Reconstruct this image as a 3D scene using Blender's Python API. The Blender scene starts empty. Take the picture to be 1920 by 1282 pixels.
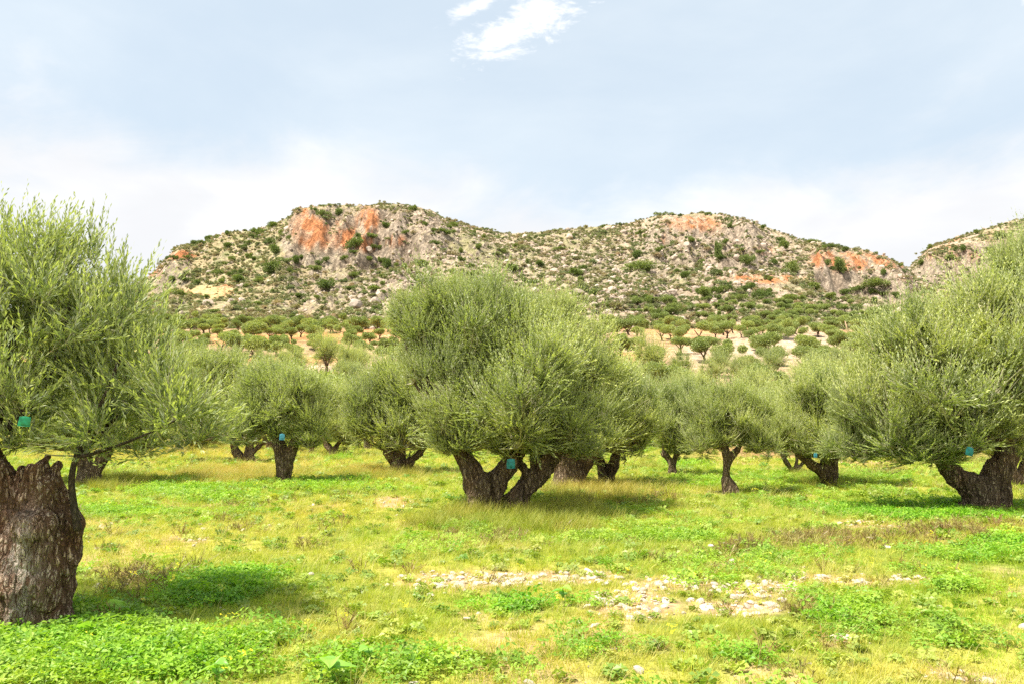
import bpy, math, random
import numpy as np
from math import radians, sin, cos, tan, atan, pi

S = bpy.context.scene
COL = S.collection
rng = np.random.default_rng(11)
random.seed(5)

# ------------------------------------------------------------------ camera, sky, sun, exposure
F = 1493.0                      # focal length in photo pixels (28 mm on 36 mm)
PITCH = atan(159.0 / F)
EYE = 1.6
cd = bpy.data.cameras.new('camera')
cd.lens = 28.0; cd.sensor_width = 36.0
cd.clip_start = 0.05; cd.clip_end = 9000
cam = bpy.data.objects.new('camera', cd)
cam.location = (0, 0, EYE)
cam.rotation_euler = (pi / 2 + PITCH, 0, 0)
COL.objects.link(cam); S.camera = cam

SUN_EL = radians(62); SUN_AZ = math.atan2(-0.86, -0.50)      # towards the sun: high on the left
W = bpy.data.worlds.new('World'); S.world = W; W.use_nodes = True
SKY_STRENGTH = 0.070
S.view_settings.view_transform = 'Standard'; S.view_settings.look = 'None'
S.view_settings.gamma = 1.0; S.view_settings.use_curve_mapping = False
S.view_settings.exposure = 1.0
sd = bpy.data.lights.new('sun', 'SUN'); sd.energy = 5.0; sd.angle = radians(3.0); sd.color = (1.0, 0.955, 0.88)
sun = bpy.data.objects.new('sun', sd); COL.objects.link(sun)
from mathutils import Vector
sv = Vector((sin(SUN_AZ) * cos(SUN_EL), cos(SUN_AZ) * cos(SUN_EL), sin(SUN_EL)))
sun.rotation_euler = sv.to_track_quat('Z', 'Y').to_euler()
sun.location = (-30, -30, 60)
S.cycles.max_bounces = 6; S.cycles.diffuse_bounces = 3; S.cycles.glossy_bounces = 2
S.cycles.transmission_bounces = 4; S.cycles.transparent_max_bounces = 4
S.cycles.use_adaptive_sampling = True; S.cycles.adaptive_threshold = 0.02
S.cycles.use_denoising = False
S.cycles.caustics_reflective = False; S.cycles.caustics_refractive = False
S.render.film_transparent = False


class NT:
    """small node-tree writer"""
    def __init__(s, tree):
        s.t = tree; s.n = tree.nodes; s.l = tree.links
    def add(s, kind, **kw):
        n = s.n.new(kind)
        for k, v in kw.items(): setattr(n, k, v)
        return n
    def set(s, sock, v):
        if hasattr(v, 'is_output') or isinstance(v, bpy.types.NodeSocket): s.l.new(v, sock)
        else: sock.default_value = v
    def math(s, op, a, b=0.0, c=None, clamp=False):
        n = s.add('ShaderNodeMath', operation=op, use_clamp=clamp)
        s.set(n.inputs[0], a); s.set(n.inputs[1], b)
        if c is not None: s.set(n.inputs[2], c)
        return n.outputs[0]
    def mix(s, f, a, b):
        n = s.add('ShaderNodeMix', data_type='RGBA')
        s.set(n.inputs[0], f)
        for i, v in ((6, a), (7, b)):
            s.set(n.inputs[i], (*v, 1) if isinstance(v, tuple) and len(v) == 3 else v)
        return n.outputs[2]
    def mul(s, a, b):
        n = s.add('ShaderNodeMix', data_type='RGBA', blend_type='MULTIPLY')
        n.inputs[0].default_value = 1
        for i, v in ((6, a), (7, b)):
            s.set(n.inputs[i], (*v, 1) if isinstance(v, tuple) and len(v) == 3 else v)
        return n.outputs[2]
    def noise(s, vec, scale, detail=4, rough=.55, dist=0.0, out=0):
        n = s.add('ShaderNodeTexNoise'); s.set(n.inputs['Vector'], vec)
        n.inputs['Scale'].default_value = scale; n.inputs['Detail'].default_value = detail
        n.inputs['Roughness'].default_value = rough; n.inputs['Distortion'].default_value = dist
        return n.outputs[out]
    def ramp(s, f, a, b, ca=0.0, cb=1.0):
        n = s.add('ShaderNodeMapRange', interpolation_type='SMOOTHSTEP'); s.set(n.inputs[0], f)
        n.inputs[1].default_value = a; n.inputs[2].default_value = b
        n.inputs[3].default_value = ca; n.inputs[4].default_value = cb
        return n.outputs[0]
    def vscale(s, v, sc):
        n = s.add('ShaderNodeMapping'); s.set(n.inputs['Vector'], v); n.inputs['Scale'].default_value = sc
        return n.outputs[0]


def build_world():
    t = NT(W.node_tree); t.n.clear()
    out = t.add('ShaderNodeOutputWorld'); bg = t.add('ShaderNodeBackground')
    t.l.new(bg.outputs[0], out.inputs[0]); bg.inputs[1].default_value = SKY_STRENGTH
    sky = t.add('ShaderNodeTexSky', sky_type='NISHITA')
    sky.sun_disc = False; sky.sun_elevation = SUN_EL; sky.sun_rotation = SUN_AZ
    sky.air_density = 1.0; sky.dust_density = 1.0; sky.ozone_density = 1.0; sky.altitude = 100
    tc = t.add('ShaderNodeTexCoord'); d = tc.outputs['Generated']
    sp = t.add('ShaderNodeSeparateXYZ'); t.l.new(d, sp.inputs[0]); x, y, z = sp.outputs
    az = t.math('ARCTAN2', x, y); el = t.math('ARCSINE', z)
    dv = t.vscale(d, (1, 1, 2.2))
    n1 = t.noise(dv, 2.0, 6, .55, .25)           # broad veils
    n2 = t.noise(dv, 4.3, 8, .62, .4)            # finer structure
    nn = t.math('ADD', t.math('MULTIPLY', n1, .6), t.math('MULTIPLY', n2, .4))
    # low cloud bank: solid near the horizon, its top edge broken by the noise, higher at both sides
    side = t.math('POWER', t.math('ABSOLUTE', t.math('DIVIDE', t.math('SUBTRACT', az, .12), .42)), 2.0)
    side = t.math('MINIMUM', side, .9)
    edge = t.math('ADD', t.math('MULTIPLY', t.math('SUBTRACT', nn, .5), .55), t.math('MULTIPLY', side, .085))
    lvl = t.math('SUBTRACT', t.math('ADD', edge, .235), el)
    bank = t.ramp(lvl, -.07, .05)
    veil = t.ramp(n1, .36, .72, .10, .55)
    base = t.mix(1.0, sky.outputs[0], sky.outputs[0])
    blue = t.mix(.72, base, (5.9, 6.9, 7.7))
    c1 = t.mix(veil, blue, (7.0, 7.5, 7.8))
    shade = t.ramp(t.noise(dv, 5.5, 5, .5, .2), .35, .7)
    white = t.mix(shade, (6.7, 6.8, 7.0), (7.8, 7.8, 7.85))
    c2 = t.mix(bank, c1, white)
    # the small bright cloud high in the middle, with one wisp beside it
    def puff(az0, el0, rx, ry, ang, lo, hi):
        wn = t.noise(dv, 17, 8, .68, .6)
        wn2 = t.noise(t.vscale(dv, (1.3, 1.3, 1.9)), 60, 5, .62)
        a = t.math('SUBTRACT', az, az0); e = t.math('SUBTRACT', el, el0)
        ca, sa = cos(ang), sin(ang)
        p = t.math('ADD', t.math('MULTIPLY', a, ca), t.math('MULTIPLY', e, sa))
        q = t.math('SUBTRACT', t.math('MULTIPLY', e, ca), t.math('MULTIPLY', a, sa))
        r = t.math('SQRT', t.math('ADD', t.math('POWER', t.math('ABSOLUTE', t.math('DIVIDE', p, rx)), 2.0), t.math('POWER', t.math('ABSOLUTE', t.math('DIVIDE', q, ry)), 2.0)))
        k = t.math('ADD', t.math('SUBTRACT', 1.0, r), t.math('MULTIPLY', t.math('SUBTRACT', wn, .5), 2.3))
        k = t.math('ADD', k, t.math('MULTIPLY', t.math('SUBTRACT', wn2, .5), .9))
        return t.ramp(k, lo, hi)
    m1 = puff(.004, .480, .105, .036, .34, .1, .9)
    m2 = puff(-.050, .503, .060, .014, .42, .15, 1.2)
    m3 = puff(.60, .44, .022, .005, 1.0, .2, 1.7)
    m4 = puff(-.44, .385, .07, .003, 0.0, .7, 3.2)
    m5 = puff(-.27, .515, .02, .012, 0.2, .3, 1.5)
    m = t.math('MAXIMUM', m1, m2); m = t.math('MAXIMUM', m, m3); m = t.math('MAXIMUM', m, m4); m = t.math('MAXIMUM', m, m5)
    c3 = t.mix(t.math('MULTIPLY', m, .95), c2, (9.2, 9.1, 9.1))
    t.l.new(c3, bg.inputs[0])
build_world()


# ------------------------------------------------------------------ photo <-> world
CP, SP = cos(PITCH), sin(PITCH)
def PW(px, py, Y):
    """point at depth Y seen at photo pixel px, py"""
    a = (px - 960) / F; b = (641 - py) / F
    yy = CP - SP * b; zz = SP + CP * b
    return np.array([a / yy * Y, Y, EYE + zz / yy * Y])
def proj(x, Y, z):
    dz = z - EYE
    dep = np.maximum(CP * Y + SP * dz, .01); up = CP * dz - SP * Y
    return 960 + F * x / dep, 641 - F * up / dep

# ------------------------------------------------------------------ numpy noise
def _h(ix, iy, iz, seed):
    h = (ix.astype(np.int64) * 374761393 + iy.astype(np.int64) * 668265263 + iz.astype(np.int64) * 2147483647 // 7 + seed * 974634777) & 0xFFFFFFFF
    h = ((h ^ (h >> 13)) * 1274126177) & 0xFFFFFFFF
    h = ((h ^ (h >> 16)) * 2246822519) & 0xFFFFFFFF
    return ((h ^ (h >> 15)) & 0xFFFFFF) / float(0xFFFFFF)
def noise(x, y, z=None, seed=0):
    x = np.asarray(x, float); y = np.asarray(y, float)
    if z is None:
        x0 = np.floor(x); y0 = np.floor(y); fx = x - x0; fy = y - y0
        fx = fx * fx * (3 - 2 * fx); fy = fy * fy * (3 - 2 * fy); o = np.zeros_like(x0)
        a = _h(x0, y0, o, seed); b = _h(x0 + 1, y0, o, seed); c = _h(x0, y0 + 1, o, seed); d = _h(x0 + 1, y0 + 1, o, seed)
        return (a + (b - a) * fx) * (1 - fy) + (c + (d - c) * fx) * fy
    z = np.asarray(z, float)
    x0 = np.floor(x); y0 = np.floor(y); z0 = np.floor(z); fx = x - x0; fy = y - y0; fz = z - z0
    fx = fx * fx * (3 - 2 * fx); fy = fy * fy * (3 - 2 * fy); fz = fz * fz * (3 - 2 * fz)
    r = 0
    for dz in (0, 1):
        a = _h(x0, y0, z0 + dz, seed); b = _h(x0 + 1, y0, z0 + dz, seed); c = _h(x0, y0 + 1, z0 + dz, seed); d = _h(x0 + 1, y0 + 1, z0 + dz, seed)
        v = (a + (b - a) * fx) * (1 - fy) + (c + (d - c) * fx) * fy
        r = r + v * (fz if dz else 1 - fz)
    return r
def fbm(x, y, z=None, oct=4, seed=0, gain=.5):
    s = 0; a = 1; n = 0
    for i in range(oct):
        k = 2.03 ** i
        s = s + a * noise(x * k, y * k, None if z is None else z * k, seed + i); n += a; a *= gain
    return s / n
def ridg(x, y, z=None, oct=4, seed=0, gain=.5):
    s = 0; a = 1; n = 0
    for i in range(oct):
        k = 2.03 ** i
        s = s + a * (1 - np.abs(2 * noise(x * k, y * k, None if z is None else z * k, seed + i) - 1)); n += a; a *= gain
    return s / n
def sm(a, b, x):
    t = np.clip((x - a) / (b - a), 0, 1); return t * t * (3 - 2 * t)
def blobs(lst, px, py):
    m = np.zeros_like(px, dtype=float)
    for b in lst:
        cx, cy, rx, ry = b[:4]; s = b[4] if len(b) > 4 else 1
        m = np.maximum(m, s * np.exp(-(((px - cx) / rx) ** 2 + ((py - cy) / ry) ** 2) * 1.0))
    return m

# ------------------------------------------------------------------ terrain height
YA, YB = 620.0, 790.0
skyA = [(-700, 640), (-300, 640), (0, 600), (150, 568), (240, 540), (270, 526), (285, 512), (300, 499), (320, 478), (335, 464), (380, 456), (420, 440), (480, 431), (520, 416), (550, 402),
        (600, 393), (660, 390), (740, 384), (780, 392), (840, 410), (900, 427), (940, 438), (1000, 437), (1060, 432), (1130, 424),
        (1180, 418), (1230, 406), (1300, 401), (1350, 402), (1400, 410), (1450, 432), (1500, 450), (1560, 464), (1620, 474), (1660, 484), (1690, 502),
        (1712, 520), (1760, 545), (1850, 570), (2000, 590), (2400, 600)]
skyB = [(1400, 700), (1600, 590), (1670, 530), (1705, 502), (1722, 486), (1742, 464), (1800, 443), (1850, 428), (1900, 414), (1960, 402), (2100, 385), (2400, 370), (2800, 380)]
A_ = np.array([PW(a, b, YA) for a, b in skyA]); B_ = np.array([PW(a, b, YB) for a, b in skyB])
def px_at(x, Y): return 960 + x / Y * F * .977
def cliff_amt(x):
    p = px_at(x, YA)
    c = .12 + .88 * np.maximum.reduce([sm(530, 560, p) * (1 - sm(800, 850, p)), sm(1200, 1240, p) * (1 - sm(1400, 1450, p)) * .85, sm(1515, 1535, p) * (1 - sm(1690, 1720, p)), sm(295, 315, p) * (1 - sm(345, 370, p)) * .8])
    return c
def base_h(x, Y):
    h = .165 * 10 * np.logaddexp(0, (np.minimum(Y, 320) - 66) / 10)
    # stepped orchard terraces on the lower slope
    q = (Y + 7 * np.sin(x / 31.0) + .06 * x) / 15.0
    h = h + sm(95, 125, Y) * (1 - sm(270, 300, Y)) * 1.1 * (sm(.0, .3, q - np.floor(q)) - (q - np.floor(q)))
    bank = sm(6, 12, x) * (1 - sm(30, 36, x)) * .9 * sm(37, 40.5, Y + 1.5 * np.sin(x / 3.1)) * (1 - sm(52, 70, Y))
    return h + bank
def H(x, Y, fine=True):
    x = np.asarray(x, float); Y = np.asarray(Y, float)
    b = base_h(x, Y)
    n1 = fbm(x / 46, Y / 90, oct=4, seed=3) - .5
    n2 = ridg(x / 17, Y / 26, oct=4, seed=9) - .6
    ca = cliff_amt(x * YA / np.clip(Y, 300, YA))
    on = sm(290, 380, Y)
    Yw = Y + on * (38 * n1 + (8 + 15 * ca) * n2) * (1 - .85 * sm(555, 615, Y))
    t = np.clip((Yw - 300) / (YA - 300), 0, 1)
    ps = np.interp(t, [0, .35, .7, .86, 1], [0, .27, .64, .84, 1]); pc = np.interp(t, [0, .3, .60, .66, .74, 1], [0, .22, .45, .64, .80, 1])
    p = ps + (pc - ps) * ca
    zc = np.interp(x * YA / np.clip(Y, 300, YA), A_[:, 0], A_[:, 2])
    h300 = .165 * (300 - 66)
    hA = h300 + np.maximum(zc - h300, -10) * p
    hA = np.where(Y > YA, zc - .30 * (Y - YA), hA)
    hA = np.where(Y < 300, b, np.maximum(hA, np.where(Y > YA, -40, 0)))
    zb = np.interp(x * YB / np.clip(Y, 430, YB), B_[:, 0], B_[:, 2])
    Yb = Y + on * (40 * n1 + 16 * n2) * (1 - .8 * sm(700, 780, Y))
    tb = np.clip((Yb - 430) / (YB - 430), 0, 1)
    pb = np.interp(tb, [0, .4, .62, .72, 1], [0, .30, .52, .80, 1])
    hB = np.where(Y > YB, zb - .3 * (Y - YB), 30 + (zb - 30) * pb)
    h = np.maximum(hA, np.where(Y > 400, hB, -90))
    rough = sm(300, 360, Y)
    cap = 1 - .75 * sm(YA - 30, YA, Y)
    h = h + rough * cap * (7.5 * n1 + 4.5 * (ridg(x / 7, Y / 10, oct=4, seed=21, gain=.6) - .6) * (.55 + 1.0 * ca))
    h = np.where(Y > 1250, np.maximum(h, -60), h)
    near = 1 - sm(60, 90, Y)
    h = h + near * (.16 * (fbm(x / 5.5, Y / 5.5, oct=2, seed=5) - .5) + .07 * (fbm(x / .9, Y / .9, oct=2, seed=6) - .5))
    h = h + (1 - near) * (1 - rough) * .8 * (fbm(x / 9, Y / 9, oct=3, seed=7) - .5)
    return h
CAMZ = float(H(np.array([0.]), np.array([0.]))[0])

def ray_hit(px, py, y0=30, y1=1200, n=1200):
    Y = np.linspace(y0, y1, n)
    p = PW(px, py, 1.0); x = p[0] * Y; z = EYE + (p[2] - EYE) * Y
    k = np.nonzero(H(x, Y) > z)[0]
    return None if len(k) == 0 else (float(x[k[0]]), float(Y[k[0]]))
def ground_at(px, py):
    """point on the near field seen at the pixel"""
    Y = EYE * F / (py - 800.0)
    p = PW(px, py, Y); return float(p[0]), Y

# ------------------------------------------------------------------ mesh helpers
def mesh_from(name, V, Fc, mat=None, smooth=False, attrs=None, cols=None):
    V = np.asarray(V, np.float32)
    me = bpy.data.meshes.new(name)
    if isinstance(Fc, np.ndarray): Fl = [Fc]
    else: Fl = [np.asarray(f) for f in Fc if len(f)]
    nl = sum(f.size for f in Fl); nf = sum(len(f) for f in Fl)
    me.vertices.add(len(V)); me.vertices.foreach_set('co', V.ravel())
    if nf:
        me.loops.add(nl); me.polygons.add(nf)
        me.loops.foreach_set('vertex_index', np.concatenate([f.ravel() for f in Fl]).astype(np.int32))
        tot = np.concatenate([np.full(len(f), f.shape[1]) for f in Fl]); st = np.concatenate([[0], np.cumsum(tot)[:-1]])
        me.polygons.foreach_set('loop_start', st.astype(np.int32))
        me.polygons.foreach_set('use_smooth', np.full(nf, smooth))
    for k, v in (attrs or {}).items():
        v = np.asarray(v)
        ty = 'INT' if v.dtype.kind == 'i' else ('FLOAT_VECTOR' if v.ndim == 2 else 'FLOAT')
        a = me.attributes.new(k, ty, 'POINT'); a.data.foreach_set('vector' if ty == 'FLOAT_VECTOR' else 'value', v.astype(np.int32 if ty == 'INT' else np.float32).ravel())
    if cols is not None:
        a = me.color_attributes.new('tone', 'FLOAT_COLOR', 'POINT')
        c = np.ones((len(V), 4), np.float32); c[:, :3] = cols; a.data.foreach_set('color', c.ravel())
    if mat is not None: me.materials.append(mat)
    me.update(calc_edges=True)
    return me
def link(name, me, parent=None, loc=None, **props):
    o = bpy.data.objects.new(name, me); COL.objects.link(o)
    if parent is not None: o.parent = parent
    if loc is not None: o.location = loc
    for k, v in props.items(): o[k] = v
    return o
def rings(P, R, n=8, up=None, cap=True):
    """tapered tube through points P with radii R: verts, quads"""
    P = np.asarray(P, float); R = np.asarray(R, float); m = len(P)
    T = np.gradient(P, axis=0); T /= np.linalg.norm(T, axis=1)[:, None] + 1e-9
    ref = np.array([0.31, .95, 0.05]); V = []
    A = np.cross(T, ref); A /= np.linalg.norm(A, axis=1)[:, None] + 1e-9; B = np.cross(T, A)
    an = np.linspace(0, 2 * pi, n, endpoint=False)
    V = P[:, None, :] + R[:, None, None] * (np.cos(an)[None, :, None] * A[:, None, :] + np.sin(an)[None, :, None] * B[:, None, :])
    V = V.reshape(-1, 3)
    i = np.arange(m - 1)[:, None] * n; j = np.arange(n)[None, :]; k = (j + 1) % n
    Q = np.stack([i + j, i + k, i + n + k, i + n + j], -1).reshape(-1, 4)
    T3 = np.zeros((0, 3), int)
    if cap:
        V = np.vstack([V, P[0] - T[0] * R[0] * .4, P[-1] + T[-1] * R[-1] * .4]); a, b = m * n, m * n + 1
        jj = np.arange(n); kk = (jj + 1) % n
        T3 = np.vstack([np.stack([kk, jj, np.full(n, a)], -1), np.stack([(m - 1) * n + jj, (m - 1) * n + kk, np.full(n, b)], -1)])
    return V, Q, T3
def join(parts):
    Vs, Qs, Ts, o = [], [], [], 0
    for V, Q, T in parts:
        Vs.append(V); Qs.append(Q + o); Ts.append(T + o); o += len(V)
    return np.vstack(Vs), np.vstack(Qs), np.vstack(Ts)
def smooth_path(P, R, k=4):
    P = np.asarray(P, float); R = np.asarray(R, float); m = len(P)
    t = np.arange(m); tt = np.linspace(0, m - 1, (m - 1) * k + 1)
    out = []
    for u in tt:                                           # Catmull-Rom
        i = min(int(u), m - 2); f = u - i
        p0 = P[max(i - 1, 0)]; p1 = P[i]; p2 = P[i + 1]; p3 = P[min(i + 2, m - 1)]
        out.append(.5 * ((2 * p1) + (-p0 + p2) * f + (2 * p0 - 5 * p1 + 4 * p2 - p3) * f * f + (-p0 + 3 * p1 - 3 * p2 + p3) * f ** 3))
    return np.array(out), np.interp(tt, t, R)

# ------------------------------------------------------------------ materials
def mat_new(name):
    m = bpy.data.materials.new(name); m.use_nodes = True
    t = NT(m.node_tree); t.n.clear(); out = t.add('ShaderNodeOutputMaterial')
    return m, t, out
def leaf_mat(name, dark, light, under=None, trans=.3, attr='tint', spec=.35, rough=.45, inst=None, dry=None, tcol=(1.35, 1.5, .55)):
    m, t, out = mat_new(name)
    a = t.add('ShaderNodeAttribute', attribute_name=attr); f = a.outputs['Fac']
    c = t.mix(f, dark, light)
    if inst:
        b = t.add('ShaderNodeAttribute', attribute_name='itint', attribute_type='INSTANCER')
        c = t.mix(b.outputs['Fac'], c, inst)
    ob = t.add('ShaderNodeObjectInfo')
    hv = t.add('ShaderNodeHueSaturation'); t.set(hv.inputs['Color'], c)
    t.set(hv.inputs['Value'], t.ramp(ob.outputs['Random'], 0, 1, .82, 1.2))
    t.set(hv.inputs['Hue'], t.ramp(ob.outputs['Random'], 0, 1, .512, .488))
    c = hv.outputs[0]
    top = c
    if under:
        g = t.add('ShaderNodeNewGeometry')
        c = t.mix(g.outputs['Backfacing'], top, t.mix(.25, under, top))
    p = t.add('ShaderNodeBsdfPrincipled'); t.set(p.inputs['Base Color'], c)
    p.inputs['Roughness'].default_value = rough; p.inputs['Specular IOR Level'].default_value = spec
    tr = t.add('ShaderNodeBsdfTranslucent'); t.set(tr.inputs[0], t.mul(top, tcol))
    mx = t.add('ShaderNodeMixShader'); mx.inputs[0].default_value = trans
    t.l.new(p.outputs[0], mx.inputs[1]); t.l.new(tr.outputs[0], mx.inputs[2]); t.l.new(mx.outputs[0], out.inputs[0])
    return m
M = {}
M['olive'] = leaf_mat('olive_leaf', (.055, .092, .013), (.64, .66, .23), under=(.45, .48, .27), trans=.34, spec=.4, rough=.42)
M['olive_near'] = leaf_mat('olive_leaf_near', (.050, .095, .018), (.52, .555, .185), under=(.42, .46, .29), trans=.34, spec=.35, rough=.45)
M['olive_far'] = leaf_mat('olive_leaf_far', (.15, .19, .05), (.46, .49, .17), under=(.32, .36, .14), trans=.3, spec=.1)
M['shrub'] = leaf_mat('shrub_leaf', (.10, .135, .035), (.29, .335, .11), trans=.3, spec=.1)
M['scrub'] = leaf_mat('scrub_leaf', (.17, .20, .085), (.33, .365, .17), trans=.2, inst=(.40, .31, .20), spec=.1)
M['grass'] = leaf_mat('grass_blade', (.19, .30, .028), (.36, .47, .035), trans=.38, inst=(.56, .46, .10), spec=.2)
M['clover'] = leaf_mat('clover_leaf', (.11, .29, .018), (.29, .53, .04), trans=.4, inst=(.36, .46, .08), spec=.25, tcol=(1.3, 1.35, .5))
M['weed'] = leaf_mat('weed_leaf', (.10, .24, .02), (.28, .42, .05), trans=.3, inst=(.45, .42, .1))
M['straw'] = leaf_mat('straw_blade', (.42, .34, .12), (.66, .55, .25), trans=.3, inst=(.42, .44, .07), spec=.2)
M['tall'] = leaf_mat('tall_grass_blade', (.15, .20, .02), (.42, .42, .08), trans=.3, inst=(.50, .36, .09), spec=.2)
M['brown'] = leaf_mat('brown_stem', (.12, .070, .025), (.33, .20, .07), trans=.15, inst=(.34, .32, .08))
M['flower'] = leaf_mat('yellow_petal', (.80, .68, .01), (.8, .7, .05), trans=.3)
M['arum'] = leaf_mat('broad_leaf', (.22, .42, .05), (.30, .52, .09), trans=.35, rough=.4)

def bark_mat(name, c0, c1, c2, sc=1.0, pale=None):
    m, t, out = mat_new(name)
    tc = t.add('ShaderNodeTexCoord'); ob = tc.outputs['Object']
    wob = t.noise(ob, 3.5 * sc, 4, .6, 0, 1)
    vm = t.add('ShaderNodeVectorMath', operation='MULTIPLY_ADD'); t.l.new(wob, vm.inputs[0]); vm.inputs[1].default_value = (.16 / sc, .16 / sc, .16 / sc); t.l.new(ob, vm.inputs[2])
    ob = vm.outputs[0]
    n1 = t.noise(t.vscale(ob, (9 * sc, 9 * sc, 2.4 * sc)), 1.6, 7, .68, .7)
    n2 = t.noise(t.vscale(ob, (26 * sc, 26 * sc, 4.5 * sc)), 1.6, 5, .65, .5)
    n3 = t.noise(ob, 2.4 * sc, 3, .5)
    vo = t.add('ShaderNodeTexVoronoi', feature='DISTANCE_TO_EDGE'); t.set(vo.inputs['Vector'], t.vscale(ob, (16 * sc, 16 * sc, 3.2 * sc))); vo.inputs['Scale'].default_value = 1.0
    vo2 = t.add('ShaderNodeTexVoronoi', feature='DISTANCE_TO_EDGE'); t.set(vo2.inputs['Vector'], t.vscale(ob, (36 * sc, 36 * sc, 8 * sc))); vo2.inputs['Scale'].default_value = 1.0
    pl = t.math('MULTIPLY', t.ramp(vo.outputs['Distance'], .0, .22), t.ramp(vo2.outputs['Distance'], -.02, .18, .35, 1))
    at = t.add('ShaderNodeAttribute', attribute_name='ridge')
    k = t.math('ADD', t.math('MULTIPLY', at.outputs['Fac'], .55), t.math('MULTIPLY', n1, .45))
    k = t.math('ADD', k, t.math('MULTIPLY', t.math('SUBTRACT', n2, .5), .7))
    k = t.math('MULTIPLY', k, t.math('ADD', .48, t.math('MULTIPLY', pl, .66)))
    c = t.mix(t.ramp(k, .10, .42), c0, c1)
    c = t.mix(t.ramp(k, .40, .72), c, c2)
    c = t.mix(t.ramp(n3, .45, .75, 0, .55), c, t.mul(c, (1.15, .85, .62)))
    if pale:
        pa = t.add('ShaderNodeAttribute', attribute_name='pale')
        c = t.mix(t.math('MULTIPLY', pa.outputs['Fac'], t.ramp(n2, .38, .58)), c, pale)
    p = t.add('ShaderNodeBsdfPrincipled'); t.set(p.inputs['Base Color'], c); p.inputs['Roughness'].default_value = .9
    p.inputs['Specular IOR Level'].default_value = .2
    bm = t.add('ShaderNodeBump'); bm.inputs['Strength'].default_value = 1.0; bm.inputs['Distance'].default_value = .04 / sc
    t.set(bm.inputs['Height'], t.math('ADD', t.math('ADD', n1, t.math('MULTIPLY', n2, .7)), pl)); t.l.new(bm.outputs[0], p.inputs['Normal'])
    t.l.new(p.outputs[0], out.inputs[0])
    return m
M['bark'] = bark_mat('olive_bark', (.026, .017, .011), (.17, .115, .068), (.46, .35, .23))
M['bark_near'] = bark_mat('old_stump_bark', (.016, .009, .005), (.19, .105, .058), (.56, .42, .30), 1.5, pale=(.62, .53, .43))
M['branch'] = bark_mat('branch_bark', (.06, .045, .028), (.22, .175, .105), (.40, .34, .22), 2.0)
def twig_mat():
    m, t, out = mat_new('pale_twig')
    p = t.add('ShaderNodeBsdfPrincipled'); tc = t.add('ShaderNodeTexCoord')
    t.set(p.inputs['Base Color'], t.mix(t.noise(tc.outputs['Object'], 30, 3), (.30, .28, .14), (.50, .46, .28))); p.inputs['Roughness'].default_value = .7
    t.l.new(p.outputs[0], out.inputs[0]); return m
M['twig'] = twig_mat()
def simple(name, c0, c1, sc, rough=.8, bump=.0, det=5):
    m, t, out = mat_new(name); tc = t.add('ShaderNodeTexCoord')
    n = t.noise(tc.outputs['Object'], sc, det, .6); p = t.add('ShaderNodeBsdfPrincipled')
    ob = t.add('ShaderNodeObjectInfo')
    hv = t.add('ShaderNodeHueSaturation'); t.set(hv.inputs['Color'], t.mix(t.ramp(n, .3, .7), c0, c1)); t.set(hv.inputs['Value'], t.ramp(ob.outputs['Random'], 0, 1, .8, 1.12))
    t.l.new(hv.outputs[0], p.inputs['Base Color']); p.inputs['Roughness'].default_value = rough
    if bump:
        bm = t.add('ShaderNodeBump'); bm.inputs['Strength'].default_value = .8; bm.inputs['Distance'].default_value = bump
        t.l.new(n, bm.inputs['Height']); t.l.new(bm.outputs[0], p.inputs['Normal'])
    t.l.new(p.outputs[0], out.inputs[0]); return m
M['stone'] = simple('limestone', (.50, .38, .28), (.78, .68, .56), 22, .9, .01)
M['rock'] = simple('hill_rock', (.32, .24, .17), (.52, .42, .32), .9, .9, .3)
M['redrock'] = simple('red_hill_rock', (.50, .22, .09), (.62, .42, .26), .9, .9, .3)
M['teal'] = simple('teal_plastic', (.0, .13, .12), (.01, .26, .24), 18, .35, .004)
M['green_plastic'] = simple('green_plastic', (.0, .14, .05), (.01, .25, .10), 18, .35, .004)
M['cyan'] = simple('cyan_plastic', (.01, .18, .26), (.10, .38, .48), 26, .35, .004)
M['white'] = simple('white_paper', (.6, .6, .55), (.75, .75, .7), 20, .7)
M['wire'] = simple('dark_wire', (.05, .05, .05), (.1, .1, .1), 10, .5)
M['wood'] = simple('pole_wood', (.32, .20, .11), (.48, .32, .19), 3, .8)

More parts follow.
